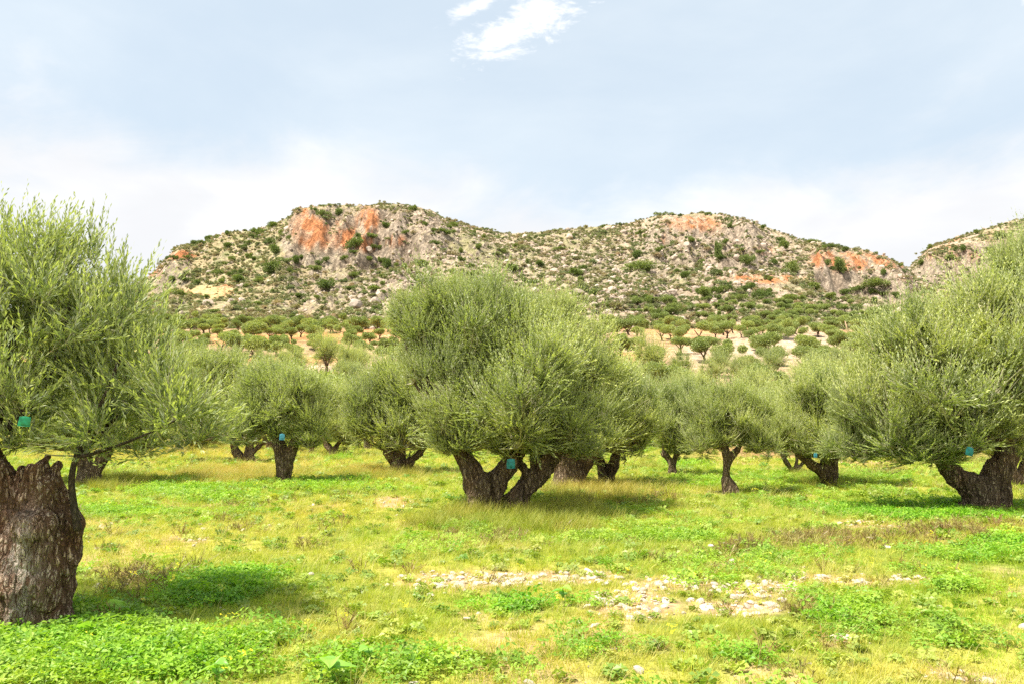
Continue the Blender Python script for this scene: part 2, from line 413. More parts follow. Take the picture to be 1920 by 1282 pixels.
def ground_mat():
    m, t, out = mat_new('field_and_hillside')
    g = t.add('ShaderNodeNewGeometry'); pos = g.outputs['Position']
    at = t.add('ShaderNodeAttribute', attribute_name='tone'); col = at.outputs['Color']
    far = t.add('ShaderNodeAttribute', attribute_name='far').outputs['Fac']
    nf = t.noise(pos, 7.0, 6, .65); nf2 = t.noise(pos, 38.0, 4, .6)
    nb = t.noise(pos, .35, 8, .68, .3); nb2 = t.noise(t.vscale(pos, (1, 1, .35)), 1.1, 6, .7, .4)
    c_near = t.mix(t.ramp(nf, .35, .65), t.mul(col, (.55, .58, .55)), t.mul(col, (1.35, 1.3, 1.25)))
    c_near = t.mix(t.ramp(nf2, .4, .7, 0, .5), c_near, t.mul(col, (1.5, 1.35, 1.3)))
    c_far = t.mix(t.ramp(nb, .38, .62), t.mul(col, (.62, .62, .60)), t.mul(col, (1.3, 1.28, 1.26)))
    c_far = t.mix(t.ramp(nb2, .42, .66, 0, .75), c_far, t.mul(col, (.62, .64, .62)))
    sx = t.add('ShaderNodeSeparateXYZ'); t.l.new(g.outputs['True Normal'], sx.inputs[0]); steep = t.ramp(sx.outputs[2], .86, .60)
    wv = t.add('ShaderNodeVectorMath', operation='MULTIPLY_ADD'); t.l.new(t.noise(pos, .12, 4, .6, 0, 1), wv.inputs[0]); wv.inputs[1].default_value = (9, 9, 9); t.l.new(pos, wv.inputs[2])
    vc = t.add('ShaderNodeTexVoronoi', feature='DISTANCE_TO_EDGE'); t.set(vc.inputs['Vector'], t.vscale(wv.outputs[0], (.20, .20, .075))); vc.inputs['Scale'].default_value = 1.0
    vd = t.add('ShaderNodeTexVoronoi', feature='DISTANCE_TO_EDGE'); t.set(vd.inputs['Vector'], t.vscale(wv.outputs[0], (.55, .55, .22))); vd.inputs['Scale'].default_value = 1.0
    crack = t.math('MULTIPLY', t.ramp(vc.outputs['Distance'], .0, .12, .35, 1), t.ramp(vd.outputs['Distance'], .0, .16, .6, 1))
    c_far = t.mix(t.math('MULTIPLY', steep, t.math('SUBTRACT', 1.0, crack)), c_far, t.mul(col, (.30, .29, .28)))
    c = t.mix(far, c_near, c_far)
    p = t.add('ShaderNodeBsdfPrincipled'); t.set(p.inputs['Base Color'], c); p.inputs['Roughness'].default_value = .95
    p.inputs['Specular IOR Level'].default_value = .1
    b1 = t.add('ShaderNodeBump'); b1.inputs['Strength'].default_value = .7
    t.set(b1.inputs['Distance'], t.mix(far, (.03, .03, .03), (1.6, 1.6, 1.6)))
    hh = t.mix(far, nf, t.math('ADD', nb, nb2)); t.l.new(hh, b1.inputs['Height']); t.l.new(b1.outputs[0], p.inputs['Normal'])
    t.l.new(p.outputs[0], out.inputs[0]); return m
M['ground'] = ground_mat()

# ------------------------------------------------------------------ layout of the ground cover (patches named by where they lie in the photo)
LUSH = [(110, 1195, 260, 60), (400, 1105, 170, 36, .85), (250, 1250, 300, 50, .9), (760, 1170, 170, 34, .45), (960, 1145, 150, 20, .6), (700, 1265, 300, 28, .42), (1370, 1245, 130, 34, .5),
        (1720, 958, 190, 20), (1890, 1030, 100, 30, .8), (1250, 1000, 90, 12, .5), (600, 914, 110, 12, .9), (420, 930, 120, 14, .7), (320, 918, 90, 12, .7), (1340, 905, 60, 8, .7),
        (1560, 900, 200, 10, .7), (230, 955, 90, 14, .6), (640, 862, 60, 6, .6), (1500, 1165, 70, 16, .3), (1120, 1250, 100, 30, .4), (1760, 1110, 110, 24, .36), (1290, 875, 60, 8, .6)]
TALLP = [(980, 975, 190, 26, 1.0), (850, 985, 90, 18, .8), (1110, 930, 110, 20, .9), (430, 893, 110, 16, .9), (215, 905, 80, 16, .8), (720, 892, 90, 14, .8), (1540, 905, 90, 14, .7), (1230, 878, 40, 10, .6), (640, 925, 50, 10, .5), (560, 890, 40, 10, .5)]
GOLD = [(300, 850, 300, 18), (700, 880, 130, 22), (440, 885, 140, 24), (1110, 920, 120, 22), (960, 880, 90, 18, .6), (150, 850, 130, 18), (520, 960, 130, 10, .5), (560, 870, 80, 20)]
SOIL = [(900, 1090, 170, 22, 1.0), (1090, 1085, 110, 20, .9), (1190, 1140, 110, 36, .95), (1260, 1100, 120, 20, .8), (1440, 1110, 110, 16, .9), (1370, 1140, 120, 20, .8), (1560, 1085, 160, 16, .9), (1740, 1080, 130, 12, .7), (1640, 985, 90, 10, .8), (740, 945, 60, 14, .9), (200, 985, 60, 9, .9),
        (350, 1010, 40, 8, .9), (1330, 925, 60, 6, .8), (1380, 870, 60, 5, 1), (1620, 870, 160, 5, .9), (1560, 1200, 60, 16, .8), (1800, 1260, 110, 18, .8), (1350, 1055, 70, 10, .7), (1480, 1070, 60, 10, .7), (600, 950, 60, 8, .5), (340, 855, 60, 6, .5)]
BROWN = [(1620, 1015, 170, 17), (1400, 1030, 90, 12, .9), (1820, 1000, 90, 14, .8), (240, 1085, 90, 26, .9), (420, 1130, 90, 20, .4), (1500, 1150, 70, 20, .6), (880, 1010, 110, 14, .5), (1240, 930, 40, 7, .6), (1420, 925, 50, 7, .6), (1800, 1290, 140, 30, .5), (1640, 885, 60, 6, .6)]
DRY = [(560, 1190, 120, 26, .9), (1130, 1250, 110, 26, .9), (1560, 1085, 160, 26, .9), (880, 1020, 130, 16, .9), (1450, 1070, 80, 16, .7), (1680, 1270, 200, 30, .8), (1500, 1160, 90, 36, .7), (420, 1250, 120, 30, .5), (230, 1000, 80, 8, .7), (690, 1160, 60, 30, .5), (1050, 1030, 130, 12, .5), (1540, 1250, 90, 30, .6)]

def patches(x, Y):
    z = np.zeros_like(x)
    px, py = proj(x, np.maximum(Y, 1.0), z)
    wob = 34 * (fbm(x / 1.1, Y / 1.1, oct=3, seed=31) - .5); wob2 = 22 * (fbm(x / 1.1, Y / 1.1, oct=3, seed=37) - .5)
    q, r = px + wob * 2.5, py + wob2 * np.clip((py - 800) / 250, .1, 1.2)
    return px, py, {k: blobs(v, q, r) for k, v in (('lush', LUSH), ('tall', TALLP), ('gold', GOLD), ('soil', SOIL), ('brown', BROWN), ('dry', DRY))}

# ------------------------------------------------------------------ the ground and hill sheet
def build_ground():
    nu = 820
    u = np.linspace(-1, 1, nu); u = np.sign(u) * (np.abs(u) * .74 + np.abs(u) ** 5 * .5)
    rows = np.concatenate([np.linspace(-7, 4, 12), np.geomspace(4.6, 62, 150), np.linspace(63, 300, 110)[0:], np.linspace(301.2, 625, 250), np.linspace(629, 800, 70), np.geomspace(806, 4200, 24)])
    Yg, U = np.meshgrid(rows, u, indexing='ij')
    X = U * (Yg + 9)
    Z = H(X, Yg)
    nr = len(rows)
    V = np.stack([X, Yg, Z], -1).reshape(-1, 3)
    i = np.arange(nr - 1)[:, None] * nu; j = np.arange(nu - 1)[None, :]
    Q = np.stack([i + j, i + j + 1, i + nu + j + 1, i + nu + j], -1).reshape(-1, 4)
    # colour of soil, grass, scrub and rock
    x, Y, z = X.ravel(), Yg.ravel(), Z.ravel()
    px, py = proj(x, np.maximum(Y, 1), z)
    _, _, P = patches(x, Y)
    C = lambda r, g, b: np.array([r, g, b])[None, :]
    lerp = lambda a, b, f: a + (b - a) * f[:, None]
    nA = fbm(x / 2.3, Y / 2.3, oct=4, seed=41); nB = fbm(x / 9, Y / 9, oct=3, seed=44)
    c = lerp(C(.14, .19, .025), C(.32, .29, .06), sm(.35, .65, nA))
    c = lerp(c, C(.24, .28, .05), sm(.45, .7, nB) * .5)
    c = lerp(c, C(.10, .20, .015), np.clip(P['lush'], 0, 1) * .8)
    c = lerp(c, C(.44, .30, .06), np.clip(P['gold'], 0, 1) * .8)
    c = lerp(c, C(.42, .27, .155), sm(.25, .7, P['soil']))
    c = lerp(c, C(.20, .12, .045), sm(.3, .8, P['brown']) * .8)
    c = lerp(c, C(.46, .30, .17), sm(.60, .74, fbm(x / 1.7, Y / 2.2, oct=4, seed=46)) * .7)
    c = lerp(c, C(.22, .19, .03), sm(.3, .9, P['tall']) * .6)
    bank = sm(6, 12, x) * (1 - sm(30, 36, x)) * sm(36, 38, Y) * (1 - sm(42, 46, Y))
    c = lerp(c, C(.34, .19, .11), bank * .8)
    # orchard slope
    t1 = fbm(x / 22, Y / 30, oct=4, seed=51); t2 = fbm(x / 7, Y / 5, oct=4, seed=52)
    soil = lerp(C(.50, .34, .20), C(.54, .27, .11), sm(.45, .68, t1)); soil = lerp(soil, C(.40, .37, .13), sm(.52, .72, t2) * .7)
    org = blobs([(1290, 630, 70, 18), (690, 622, 90, 18), (1230, 650, 50, 12, .6), (420, 630, 60, 10, .8)], px, py)
    soil = lerp(soil, C(.66, .33, .14), org * .8)
    pale = blobs([(1380, 660, 150, 26), (650, 690, 120, 10), (1500, 640, 120, 20), (1230, 690, 60, 20, .7)], px, py)
    soil = lerp(soil, C(.62, .46, .33), pale * .85)
    c = lerp(c, soil, sm(62, 95, Y + 10 * (nB - .5)))
    # hillside
    gx = np.gradient(Z, axis=1) / np.maximum(np.gradient(X, axis=1), 1e-6); gy = np.gradient(Z, axis=0) / np.gradient(Yg, axis=0)
    sl = np.sqrt(gx ** 2 + gy ** 2).ravel()
    h1 = fbm(x / 30, Y / 40, oct=4, seed=61); h2 = fbm(x / 8, Y / 10, oct=4, seed=62)
    hill = lerp(C(.40, .315, .195), C(.47, .36, .26), sm(.4, .62, h2))
    hill = lerp(hill, C(.30, .28, .13), sm(.46, .66, h1) * .7)
    left = 1 - sm(560, 760, px)
    hill = lerp(hill, C(.42, .33, .18), left * .7)
    hill = lerp(hill, C(.29, .30, .13), left * sm(.5, .62, h2) * .6)
    rocky = np.clip(sm(.75, 1.3, sl + .5 * (h2 - .5)) + blobs([(800, 560, 170, 40, .7), (1150, 540, 100, 60, .8), (1280, 470, 120, 50, .6)], px, py), 0, 1)
    rockc = lerp(C(.30, .23, .165), C(.47, .375, .28), sm(.36, .62, fbm(x / 4, z / 8, oct=4, seed=66, gain=.65)))
    hill = lerp(hill, rockc, rocky * .85)
    rb = blobs([(576, 428, 30, 44), (604, 438, 28, 34, .8), (690, 418, 24, 32), (655, 448, 52, 24, .9), (695, 462, 18, 20), (740, 452, 34, 14, .6), (630, 415, 30, 20, .5), (1300, 420, 60, 18, .8), (1335, 425, 30, 18, .5), (1250, 450, 40, 25, .4), (1430, 524, 100, 9, 1.), (1545, 485, 28, 20), (1600, 490, 80, 20, .9), (1665, 495, 46, 14, .7), (1440, 470, 30, 16, .5), (1700, 520, 30, 10, .5),
                (330, 478, 45, 10), (290, 512, 16, 8), (430, 535, 30, 5, .6), (700, 600, 30, 5, .5), (650, 500, 90, 20, .25), (1360, 480, 60, 30, .25), (1180, 600, 40, 10, .3)], px, py)
    rr = np.where(Y > 640, blobs([(1770, 455, 50, 16, .8), (1800, 480, 60, 20, .5), (1740, 470, 24, 20, .6), (1860, 445, 50, 20, .4)], px, py), 0)
    st = fbm(x / 4, z / 16, oct=4, seed=68, gain=.65)
    red = np.clip(np.maximum(rb * (Y < 700), rr) ** 1.4 * sm(.26, .60, st) * 1.15, 0, 1)
    hill = lerp(hill, lerp(C(.53, .20, .075), C(.52, .30, .18), sm(.48, .66, fbm(x / 4, z / 9, oct=3, seed=69))), sm(.08, .60, red) * .9)
    och = blobs([(395, 548, 55, 14), (340, 545, 30, 8, .6)], px, py)
    hill = lerp(hill, C(.66, .42, .20), sm(.3, .7, och))
    c = lerp(c, hill, sm(285, 325, Y + 30 * (h1 - .5)))
    far = sm(55, 75, Y)
    me = mesh_from('ground', V, Q, M['ground'], True, {'far': far}, c)
    return link('ground', me, kind='structure')
ground = build_ground()
GH = lambda x, Y: float(H(np.array([x]), np.array([Y]))[0])

# ------------------------------------------------------------------ leaves
def unit(v): return v / (np.linalg.norm(v, axis=-1, keepdims=True) + 1e-9)
def sprigs(P0, D, L, n, ll, lw, bend=.25, spread=.75, seed=0, tipw=.5):
    """n leaves along each shoot: (verts, quads, tint)"""
    r = np.random.default_rng(seed); N = len(P0)
    t = (np.arange(n)[None, :] + r.uniform(.0, 1, (N, n))) / n; t = .08 + .92 * t
    T = D[:, None, :] * np.ones((1, n, 1)); T = T.copy(); bend = np.broadcast_to(bend, (N,))[:, None]; T[..., 2] += 2 * bend * t
    pos = P0[:, None, :] + D[:, None, :] * (L[:, None] * t)[..., None]; pos[..., 2] += bend * L[:, None] * t * t
    T = unit(T); rv = unit(r.normal(size=(N, n, 3))); pp = unit(np.cross(T, rv))
    a = spread * r.uniform(.45, 1.1, (N, n)) * (1 - .4 * t)
    ld = unit(T * np.cos(a)[..., None] + pp * np.sin(a)[..., None])
    wv = unit(np.cross(ld, unit(r.normal(size=(N, n, 3)) + np.array([0, 0, .9]))))
    s = r.uniform(.7, 1.2, (N, n)) * (1 - .35 * t ** 3)
    l = ll * s; w = lw * s * .5
    b = pos; m1 = pos + ld * (l * .5)[..., None]; sag = np.zeros_like(m1); sag[..., 2] = l * .08
    tip = pos + ld * l[..., None]
    V = np.stack([b, m1 + wv * w[..., None] + sag, tip, m1 - wv * w[..., None] + sag], 2).reshape(-1, 3)
    k = np.arange(N * n)[:, None] * 4; Q = k + np.array([[0, 1, 2, 3]])
    tint = np.clip(.12 + tipw * t ** 1.5 + r.uniform(-.15, .3, (N, n)), 0, 1)  # paler young growth at tips; also paints crowns light outside, dark inside
    return V, Q, np.repeat(tint.ravel(), 4)
def crown(lobes, clump_r, n_clump, n_sprig, n_leaf, ll, lw, shoot=(.25, .5), seed=0, up=.55, bottom=-.55, bend=.25, tipw=.5, fill=.25):
    """brush-like clumps over ellipsoid lobes [(centre, radii)]; returns leaf mesh arrays, clump centres, shoots"""
    r = np.random.default_rng(seed)
    area = np.array([np.prod(R) ** (2 / 3) for _, R in lobes]); cnt = np.maximum(3, (n_clump * area / area.sum())).astype(int)
    CC, CN = [], []
    for (c, R), k in zip(lobes, cnt):
        d = unit(r.normal(size=(k * 4, 3))); d = d[d[:, 2] > bottom - .25 * r.random(len(d))][:k]
        rad = np.where(r.random(len(d)) < fill, r.uniform(.25, .65, len(d)), r.uniform(.68, 1.0, len(d)))
        rad *= .86 + .3 * fbm(d[:, 0] * 1.7 + seed, d[:, 1] * 1.7, d[:, 2] * 1.7, oct=2, seed=seed)
        CC.append(np.asarray(c) + d * rad[:, None] * np.asarray(R)); CN.append(d)
    CC = np.vstack(CC); CN = np.vstack(CN)
    K = len(CC); cr = clump_r * r.uniform(.65, 1.35, K)
    idx = np.repeat(np.arange(K), n_sprig)
    d0 = unit(r.normal(size=(len(idx), 3)))
    axis = unit(CN[idx] + np.array([0, 0, up]))
    D = unit(d0 * .75 + axis * .85)
    P0 = CC[idx] + D * (cr[idx] * r.uniform(-.35, .55, len(idx)))[:, None]
    L = r.uniform(*shoot, len(idx))
    bend = bend * np.clip(.25 + 1.1 * (CN[idx][:, 2] + .55), -.35, 1.2) + r.normal(0, .10, len(idx))
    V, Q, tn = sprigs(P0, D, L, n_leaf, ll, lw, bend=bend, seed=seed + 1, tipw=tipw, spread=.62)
    return V, Q, tn, CC, (P0, D, L)

def twigs(P0, D, L, w, bend=.25):
    """thin stems under the shoots: a narrow three-sided spindle each"""
    N = len(P0); t = np.array([0, .5, 1.0])
    pos = P0[:, None, :] + D[:, None, :] * (L[:, None] * t)[..., None]; pos[..., 2] += bend * L[:, None] * t * t
    A = unit(np.cross(D, np.array([.3, .2, .93]))); B = np.cross(D, A)
    wr = np.array([1.0, .7])[None, :, None, None] * w
    an = np.array([0, 2.1, 4.2]); off = (np.cos(an)[None, None, :, None] * A[:, None, None, :] + np.sin(an)[None, None, :, None] * B[:, None, None, :]) * wr
    ring = (pos[:, :2, None, :] + off).reshape(N, 6, 3); V = np.concatenate([ring, pos[:, 2:3, :]], 1).reshape(-1, 3)
    k = np.arange(N)[:, None] * 7
    Q = np.concatenate([k + np.array([[i, (i + 1) % 3, 3 + (i + 1) % 3, 3 + i]]) for i in range(3)])
    T = np.concatenate([k + np.array([[3 + i, 3 + (i + 1) % 3, 6]]) for i in range(3)])
    return V, Q, T

def remesh(V, Q, T, voxel):
    me = mesh_from('tmp', V, [Q, T]); o = bpy.data.objects.new('tmp', me); COL.objects.link(o)
    md = o.modifiers.new('r', 'REMESH'); md.mode = 'VOXEL'; md.voxel_size = voxel; md.use_smooth_shade = True
    dg = bpy.context.evaluated_depsgraph_get(); dg.update()
    e = o.evaluated_get(dg).to_mesh()
    n = len(e.vertices); co = np.empty(n * 3, np.float32); e.vertices.foreach_get('co', co)
    no = np.empty(n * 3, np.float32); e.vertices.foreach_get('normal', no)
    q = np.array([p.vertices[:] for p in e.polygons if len(p.vertices) == 4])
    o.evaluated_get(dg).to_mesh_clear(); bpy.data.objects.remove(o); bpy.data.meshes.remove(me)
    return co.reshape(-1, 3).astype(float), no.reshape(-1, 3).astype(float), q
def gnarl(V, N, amp, sc, seed, lobes=.0):
    x, y, z = V.T
    tw = .9 * z
    g = ridg(x * 7 / sc + tw, y * 7 / sc - tw, z * 1.3 / sc, oct=3, seed=seed)
    g2 = ridg(x * 22 / sc, y * 22 / sc, z * 5 / sc, oct=3, seed=seed + 5)
    b = fbm(x * 3 / sc, y * 3 / sc, z * 2 / sc, oct=3, seed=seed + 9) - .5
    d = amp * ((g - .62) * 2.8 + (g2 - .6) * 1.3 + b * 2.0)
    return V + N * d[:, None], np.clip(g * .75 + g2 * .45 - .25, 0, 1)

def tubes_px(specs, Y0, sides=14, k=5, seed=0):
    """specs: lists of (px, py, radius_px[, depth offset]) -> joined tube meshes in world space"""
    out = []; rr = np.random.default_rng(seed)
    for sp in specs:
        P = [PW(s[0], s[1], Y0 + (s[3] if len(s) > 3 else 0)) for s in sp]
        R = [s[2] / F * Y0 for s in sp]
        P, R = smooth_path(P, R, k)
        R = R * (1 + .12 * np.sin(np.linspace(0, 9, len(R)) + rr.uniform(0, 6)))
        out.append(rings(P, R, sides))
    return join(out)

def thing(name, loc, label, category, group=None):
    o = bpy.data.objects.new(name, None); o.empty_display_size = .3; COL.objects.link(o); o.location = loc
    o['label'] = label; o['category'] = category
    if group: o['group'] = group
    return o

# unit-radius boughs shared by the middle-distance trees
BOUGH = []; BOUGH_TW = []
for i in range(5):
    r = np.random.default_rng(900 + i)
    dd = unit(r.normal(size=(11, 3)) * np.array([1, 1, .8]))
    sub = [(dd[q] * r.uniform(.46, .80) * np.array([1, 1, .9]), (lambda z: (z, z, z * r.uniform(1.0, 1.5)))(r.uniform(.17, .36))) for q in range(11)] + [((0, 0, -.05), (.42, .42, .38))]
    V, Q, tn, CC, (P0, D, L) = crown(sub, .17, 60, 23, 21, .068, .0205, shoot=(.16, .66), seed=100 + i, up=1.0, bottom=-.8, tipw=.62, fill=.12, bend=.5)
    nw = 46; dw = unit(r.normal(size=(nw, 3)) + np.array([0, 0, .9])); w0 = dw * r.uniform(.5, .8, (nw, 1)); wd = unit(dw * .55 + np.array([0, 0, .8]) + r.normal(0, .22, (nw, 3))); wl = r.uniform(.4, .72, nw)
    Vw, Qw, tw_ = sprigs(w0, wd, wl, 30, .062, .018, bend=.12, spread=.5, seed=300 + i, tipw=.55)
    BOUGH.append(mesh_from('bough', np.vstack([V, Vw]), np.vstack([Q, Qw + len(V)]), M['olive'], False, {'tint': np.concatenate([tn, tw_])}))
    k = np.arange(0, len(P0), 3)
    parts = [twigs(P0[k], D[k], L[k] * .9, .0040, .4)]
    for c in CC:
        o_ = np.array([0, 0, -.55]); m = (o_ + c) / 2 + r.normal(0, .07, 3)
        P, R = smooth_path([o_, m, c], [.030, .016, .006], 2); parts.append(rings(P, R, 4, cap=False)[:2] + (np.zeros((0, 3), int),))
    Vj, Qj, Tj = join(parts)
    BOUGH_TW.append(mesh_from('bough_twigs', Vj, [Qj, Tj], M['twig'], True))

def tree(base, trunks, lobes, label, voxel=.04, amp=.03, mat='bark', group='olive trees of the grove', limbs=True, seed=0, leafmat=None):
    """base (px, py, depth); trunks: tube specs in photo pixels; lobes: (px, py, rx, ry[, depth offset]) foliage masses"""
    bx, by, Y0 = base
    b = PW(bx, by, Y0); z0 = GH(b[0], Y0); b[2] = z0
    dz = z0 - PW(bx, by, Y0)[2]
    t = thing('olive_tree', tuple(b), label, 'olive tree', group)
    r = np.random.default_rng(seed + 77)
    trunks = [[(q[0], q[1], q[2] * .84) + tuple(q[3:]) for q in sp] for sp in trunks]
    V, Q, T = tubes_px(trunks, Y0, seed=seed)
    V[:, 2] += dz
    # root flare
    hz = np.clip(1 - (V[:, 2] - z0) / .35, 0, 1.3)
    V = V - b
    cen = np.array([V[hz > .5, 0].mean() if (hz > .5).any() else 0, V[hz > .5, 1].mean() if (hz > .5).any() else 0])
    V[:, :2] = cen + (V[:, :2] - cen) * (1 + .10 * hz[:, None] ** 2)
    V, N, Q2 = remesh(V, Q, T, voxel)
    V, rg = gnarl(V, N, amp, 1.0 if Y0 < 18 else 1.4, seed)
    link('trunk', mesh_from('trunk', V, Q2, M[mat], True, {'ridge': rg}), t)
    # limbs from the trunk tops into every foliage mass
    tops = [PW(s[-1][0], s[-1][1], Y0 + (s[-1][3] if len(s[-1]) > 3 else 0)) + np.array([0, 0, dz]) - b for s in trunks]
    tr = [s[-1][2] / F * Y0 for s in trunks]
    if Y0 > 17: lobes = [(L[0], L[1] + .13 * (by - L[1]), L[2], L[3] * .93) + tuple(L[4:]) for L in lobes]
    lw = []
    for L in lobes:
        c = PW(L[0], L[1], Y0 + (L[4] if len(L) > 4 else 0)) + np.array([0, 0, dz]) - b
        lw.append((c, L[2] / F * Y0, L[3] / F * Y0))
    parts = []
    for c, rx, ry in lw:
        low = c + np.array([0, 0, -.45 * ry])
        i = int(np.argmin([np.linalg.norm(low - q) for q in tops]))
        s = tops[i]; rad = tr[i] * .62
        d = low - s; m = s + d * .5 + np.array([d[0] * .1, d[1] * .1, .08 * abs(d[2]) - .05]) + r.normal(0, .05, 3)
        P, R = smooth_path([s - d * .04, m, low, c + np.array([0, 0, .3 * ry])], [rad, rad * .62, rad * .34, rad * .12], 4)
        parts.append(rings(P, R, 8))
    Vj, Qj, Tj = join(parts)
    link('limb', mesh_from('limb', Vj, [Qj, Tj], M['branch'], True, {'ridge': np.full(len(Vj), .5)}), t)
    cr = bpy.data.objects.new('crown', None); COL.objects.link(cr); cr.parent = t; cr.empty_display_size = .3
    for j, (c, rx, ry) in enumerate(lw):
        k = int(r.integers(0, 5)); a = r.uniform(0, 6.28)
        for nm, lib in (('bough', BOUGH), ('twig', BOUGH_TW)):
            o = link(nm, lib[k], cr, tuple(c)); o.rotation_euler = (r.normal(0, .01), 0, a); o.scale = (rx * 1.06, rx * 1.06, ry * 1.06)
    return t

# ------------------------------------------------------------------ the grove
Yof = lambda py: EYE * F / (py - 800.0)
TREES = []
# the central tree with its two spreading trunks
yc = Yof(957)
tC = tree((930, 957, yc), [
        [(905, 985, 44), (904, 950, 38), (905, 925, 34), (890, 900, 25), (872, 868, 19), (858, 835, 14)],
        [(915, 960, 26), (922, 920, 24), (940, 895, 21), (958, 870, 19), (975, 840, 14, .1)],
        [(955, 985, 30), (968, 945, 26), (985, 918, 23), (1008, 895, 21), (1025, 870, 20), (1050, 840, 15, -.1)],
        [(975, 935, 12), (986, 908, 12), (988, 888, 10), (975, 872, 8), (968, 850, 7)],
        [(1015, 892, 14), (1005, 872, 12), (1002, 850, 10)]],
    [(905, 800, 105, 70, -.3), (985, 750, 105, 90, -.8), (1010, 690, 100, 85, -.5), (1070, 790, 85, 70, -.3), (850, 720, 75, 85, .1), (870, 640, 110, 95, .4), (840, 608, 92, 76, .6),
     (895, 598, 82, 72, .5), (965, 640, 95, 85, .3), (790, 640, 70, 75, .6), (1030, 620, 75, 70, .8), (1075, 690, 75, 75, .5), (965, 600, 55, 50, .8), (1100, 740, 60, 65, .5), (840, 800, 60, 55, -.1), (970, 810, 90, 55, -.7), (855, 566, 56, 46, .7), (835, 838, 36, 26), (925, 836, 40, 26, -.3), (1005, 838, 52, 28, -.5), (1092, 842, 34, 26, -.2), (775, 700, 34, 40, .3), (752, 600, 34, 40, .6), (1118, 690, 30, 34), (800, 610, 34, 40, .5), (1045, 585, 34, 36, .6)],
    'large old olive tree in the centre with two trunks spreading from one base', voxel=.020, amp=.036, seed=1)
# tree at the right edge
yr = Yof(950)
tR = tree((1832, 950, yr), [
        [(1840, 975, 44), (1838, 945, 38), (1835, 915, 38), (1805, 895, 22), (1780, 872, 17), (1750, 835, 13)],
        [(1815, 960, 22), (1845, 920, 30), (1862, 890, 25), (1880, 860, 20), (1890, 820, 16)],
        [(1860, 960, 16), (1878, 925, 15), (1882, 890, 14), (1895, 850, 12)],
        [(1895, 815, 12, -.3), (1860, 812, 10, -.5), (1838, 822, 9, -.6), (1830, 838, 6, -.6)]],
    [(1700, 800, 110, 75, -.3), (1640, 760, 85, 90, -.2), (1800, 740, 130, 110, -.6), (1730, 690, 110, 90, .1), (1680, 640, 80, 75, .3), (1800, 655, 100, 85, .2), (1870, 650, 120, 110, -.3), (1890, 590, 95, 85, .3), (1940, 520, 75, 80, .5), (1960, 580, 120, 120, .3), (1990, 720, 120, 110, -.2), (1880, 770, 90, 70, .6), (1600, 820, 55, 50, 0), (1765, 612, 55, 50, .5), (1960, 480, 55, 60, .7), (2060, 600, 110, 120, .2), (1640, 700, 36, 40, .2), (1590, 770, 34, 40, 0), (1720, 640, 36, 40, .3), (1900, 500, 30, 44, .6), (1875, 795, 50, 34, -.5), (1780, 850, 40, 22, -.3), (1905, 835, 40, 30, .2), (1740, 830, 70, 45, -.4)],
    'tall olive tree at the right with thick forked dark trunk in a patch of shade', voxel=.020, amp=.036, seed=2)

def mid(base_px, base_py, trunks, lobes, label, seed, voxel=.036, amp=.034):
    y = Yof(base_py)
    return tree((base_px, base_py, y), trunks, lobes, label, voxel=voxel, amp=amp, seed=seed)
mid(1062, 912, [[(1063, 930, 33), (1063, 900, 31), (1060, 875, 30), (1040, 850, 16), (1030, 820, 12)], [(1075, 905, 20), (1090, 875, 17), (1105, 845, 13)], [(1060, 890, 20), (1068, 850, 16), (1070, 820, 12)]],
    [(1070, 800, 90, 60), (1100, 700, 90, 80, .4), (1040, 650, 70, 70, .6), (1010, 620, 60, 60, .8)], 'olive tree with a broad stout trunk partly hidden behind the central tree', 3)
mid(1137, 905, [[(1137, 918, 17), (1137, 893, 15), (1128, 868, 11), (1118, 845, 9)], [(1138, 898, 12), (1150, 868, 11), (1158, 840, 9)]],
    [(1150, 800, 75, 55, -.2), (1165, 730, 65, 70), (1120, 740, 70, 70, .3), (1195, 780, 45, 60), (1150, 690, 55, 45, .4)], 'dark green olive tree on a Y shaped trunk to the right of the central tree', 4)
mid(750, 888, [[(752, 900, 19), (750, 880, 18), (738, 862, 14), (728, 845, 10)], [(755, 885, 12), (770, 866, 9), (790, 850, 7)], [(748, 880, 13), (750, 855, 11), (748, 835, 9)]],
    [(750, 800, 80, 60, -.2), (710, 750, 60, 60), (770, 730, 75, 70, .2), (680, 780, 45, 50, .1), (805, 780, 50, 60, .2), (740, 700, 60, 50, .5)], 'rounded olive tree with a short spreading trunk left of the central tree', 5)
mid(530, 906, [[(530, 925, 24), (530, 900, 19), (532, 870, 17), (528, 845, 15), (514, 815, 12), (505, 790, 9)], [(535, 875, 14), (546, 850, 13), (556, 820, 9), (570, 790, 8)]],
    [(500, 740, 75, 60), (560, 730, 65, 60), (530, 700, 70, 50, .3), (590, 770, 45, 50), (460, 780, 50, 50, -.1), (580, 815, 40, 22, -.2), (540, 780, 60, 40, .5)], 'olive tree with a flared trunk and a small bright blue box in the fork', 6)
mid(452, 868, [[(452, 880, 10), (450, 862, 10), (440, 840, 8), (434, 815, 7)], [(466, 878, 13), (466, 860, 12), (468, 838, 9), (470, 815, 8)], [(455, 865, 8), (480, 842, 5), (500, 825, 4)]],
    [(430, 770, 70, 55), (400, 700, 65, 65, .4), (480, 770, 50, 45), (450, 710, 60, 50, .3), (370, 740, 55, 80, .6), (360, 800, 50, 40, .2)], 'olive tree with twin leaning trunks and a small white tag among its leaves', 7)
mid(622, 858, [[(622, 868, 9), (622, 852, 8), (614, 838, 6), (606, 825, 5)], [(623, 853, 6), (632, 838, 5), (640, 825, 4)]],
    [(620, 790, 45, 40), (650, 760, 45, 50, .4), (600, 750, 45, 45, .4), (655, 810, 35, 35)], 'small olive tree with a V shaped trunk behind the rounded tree', 8)
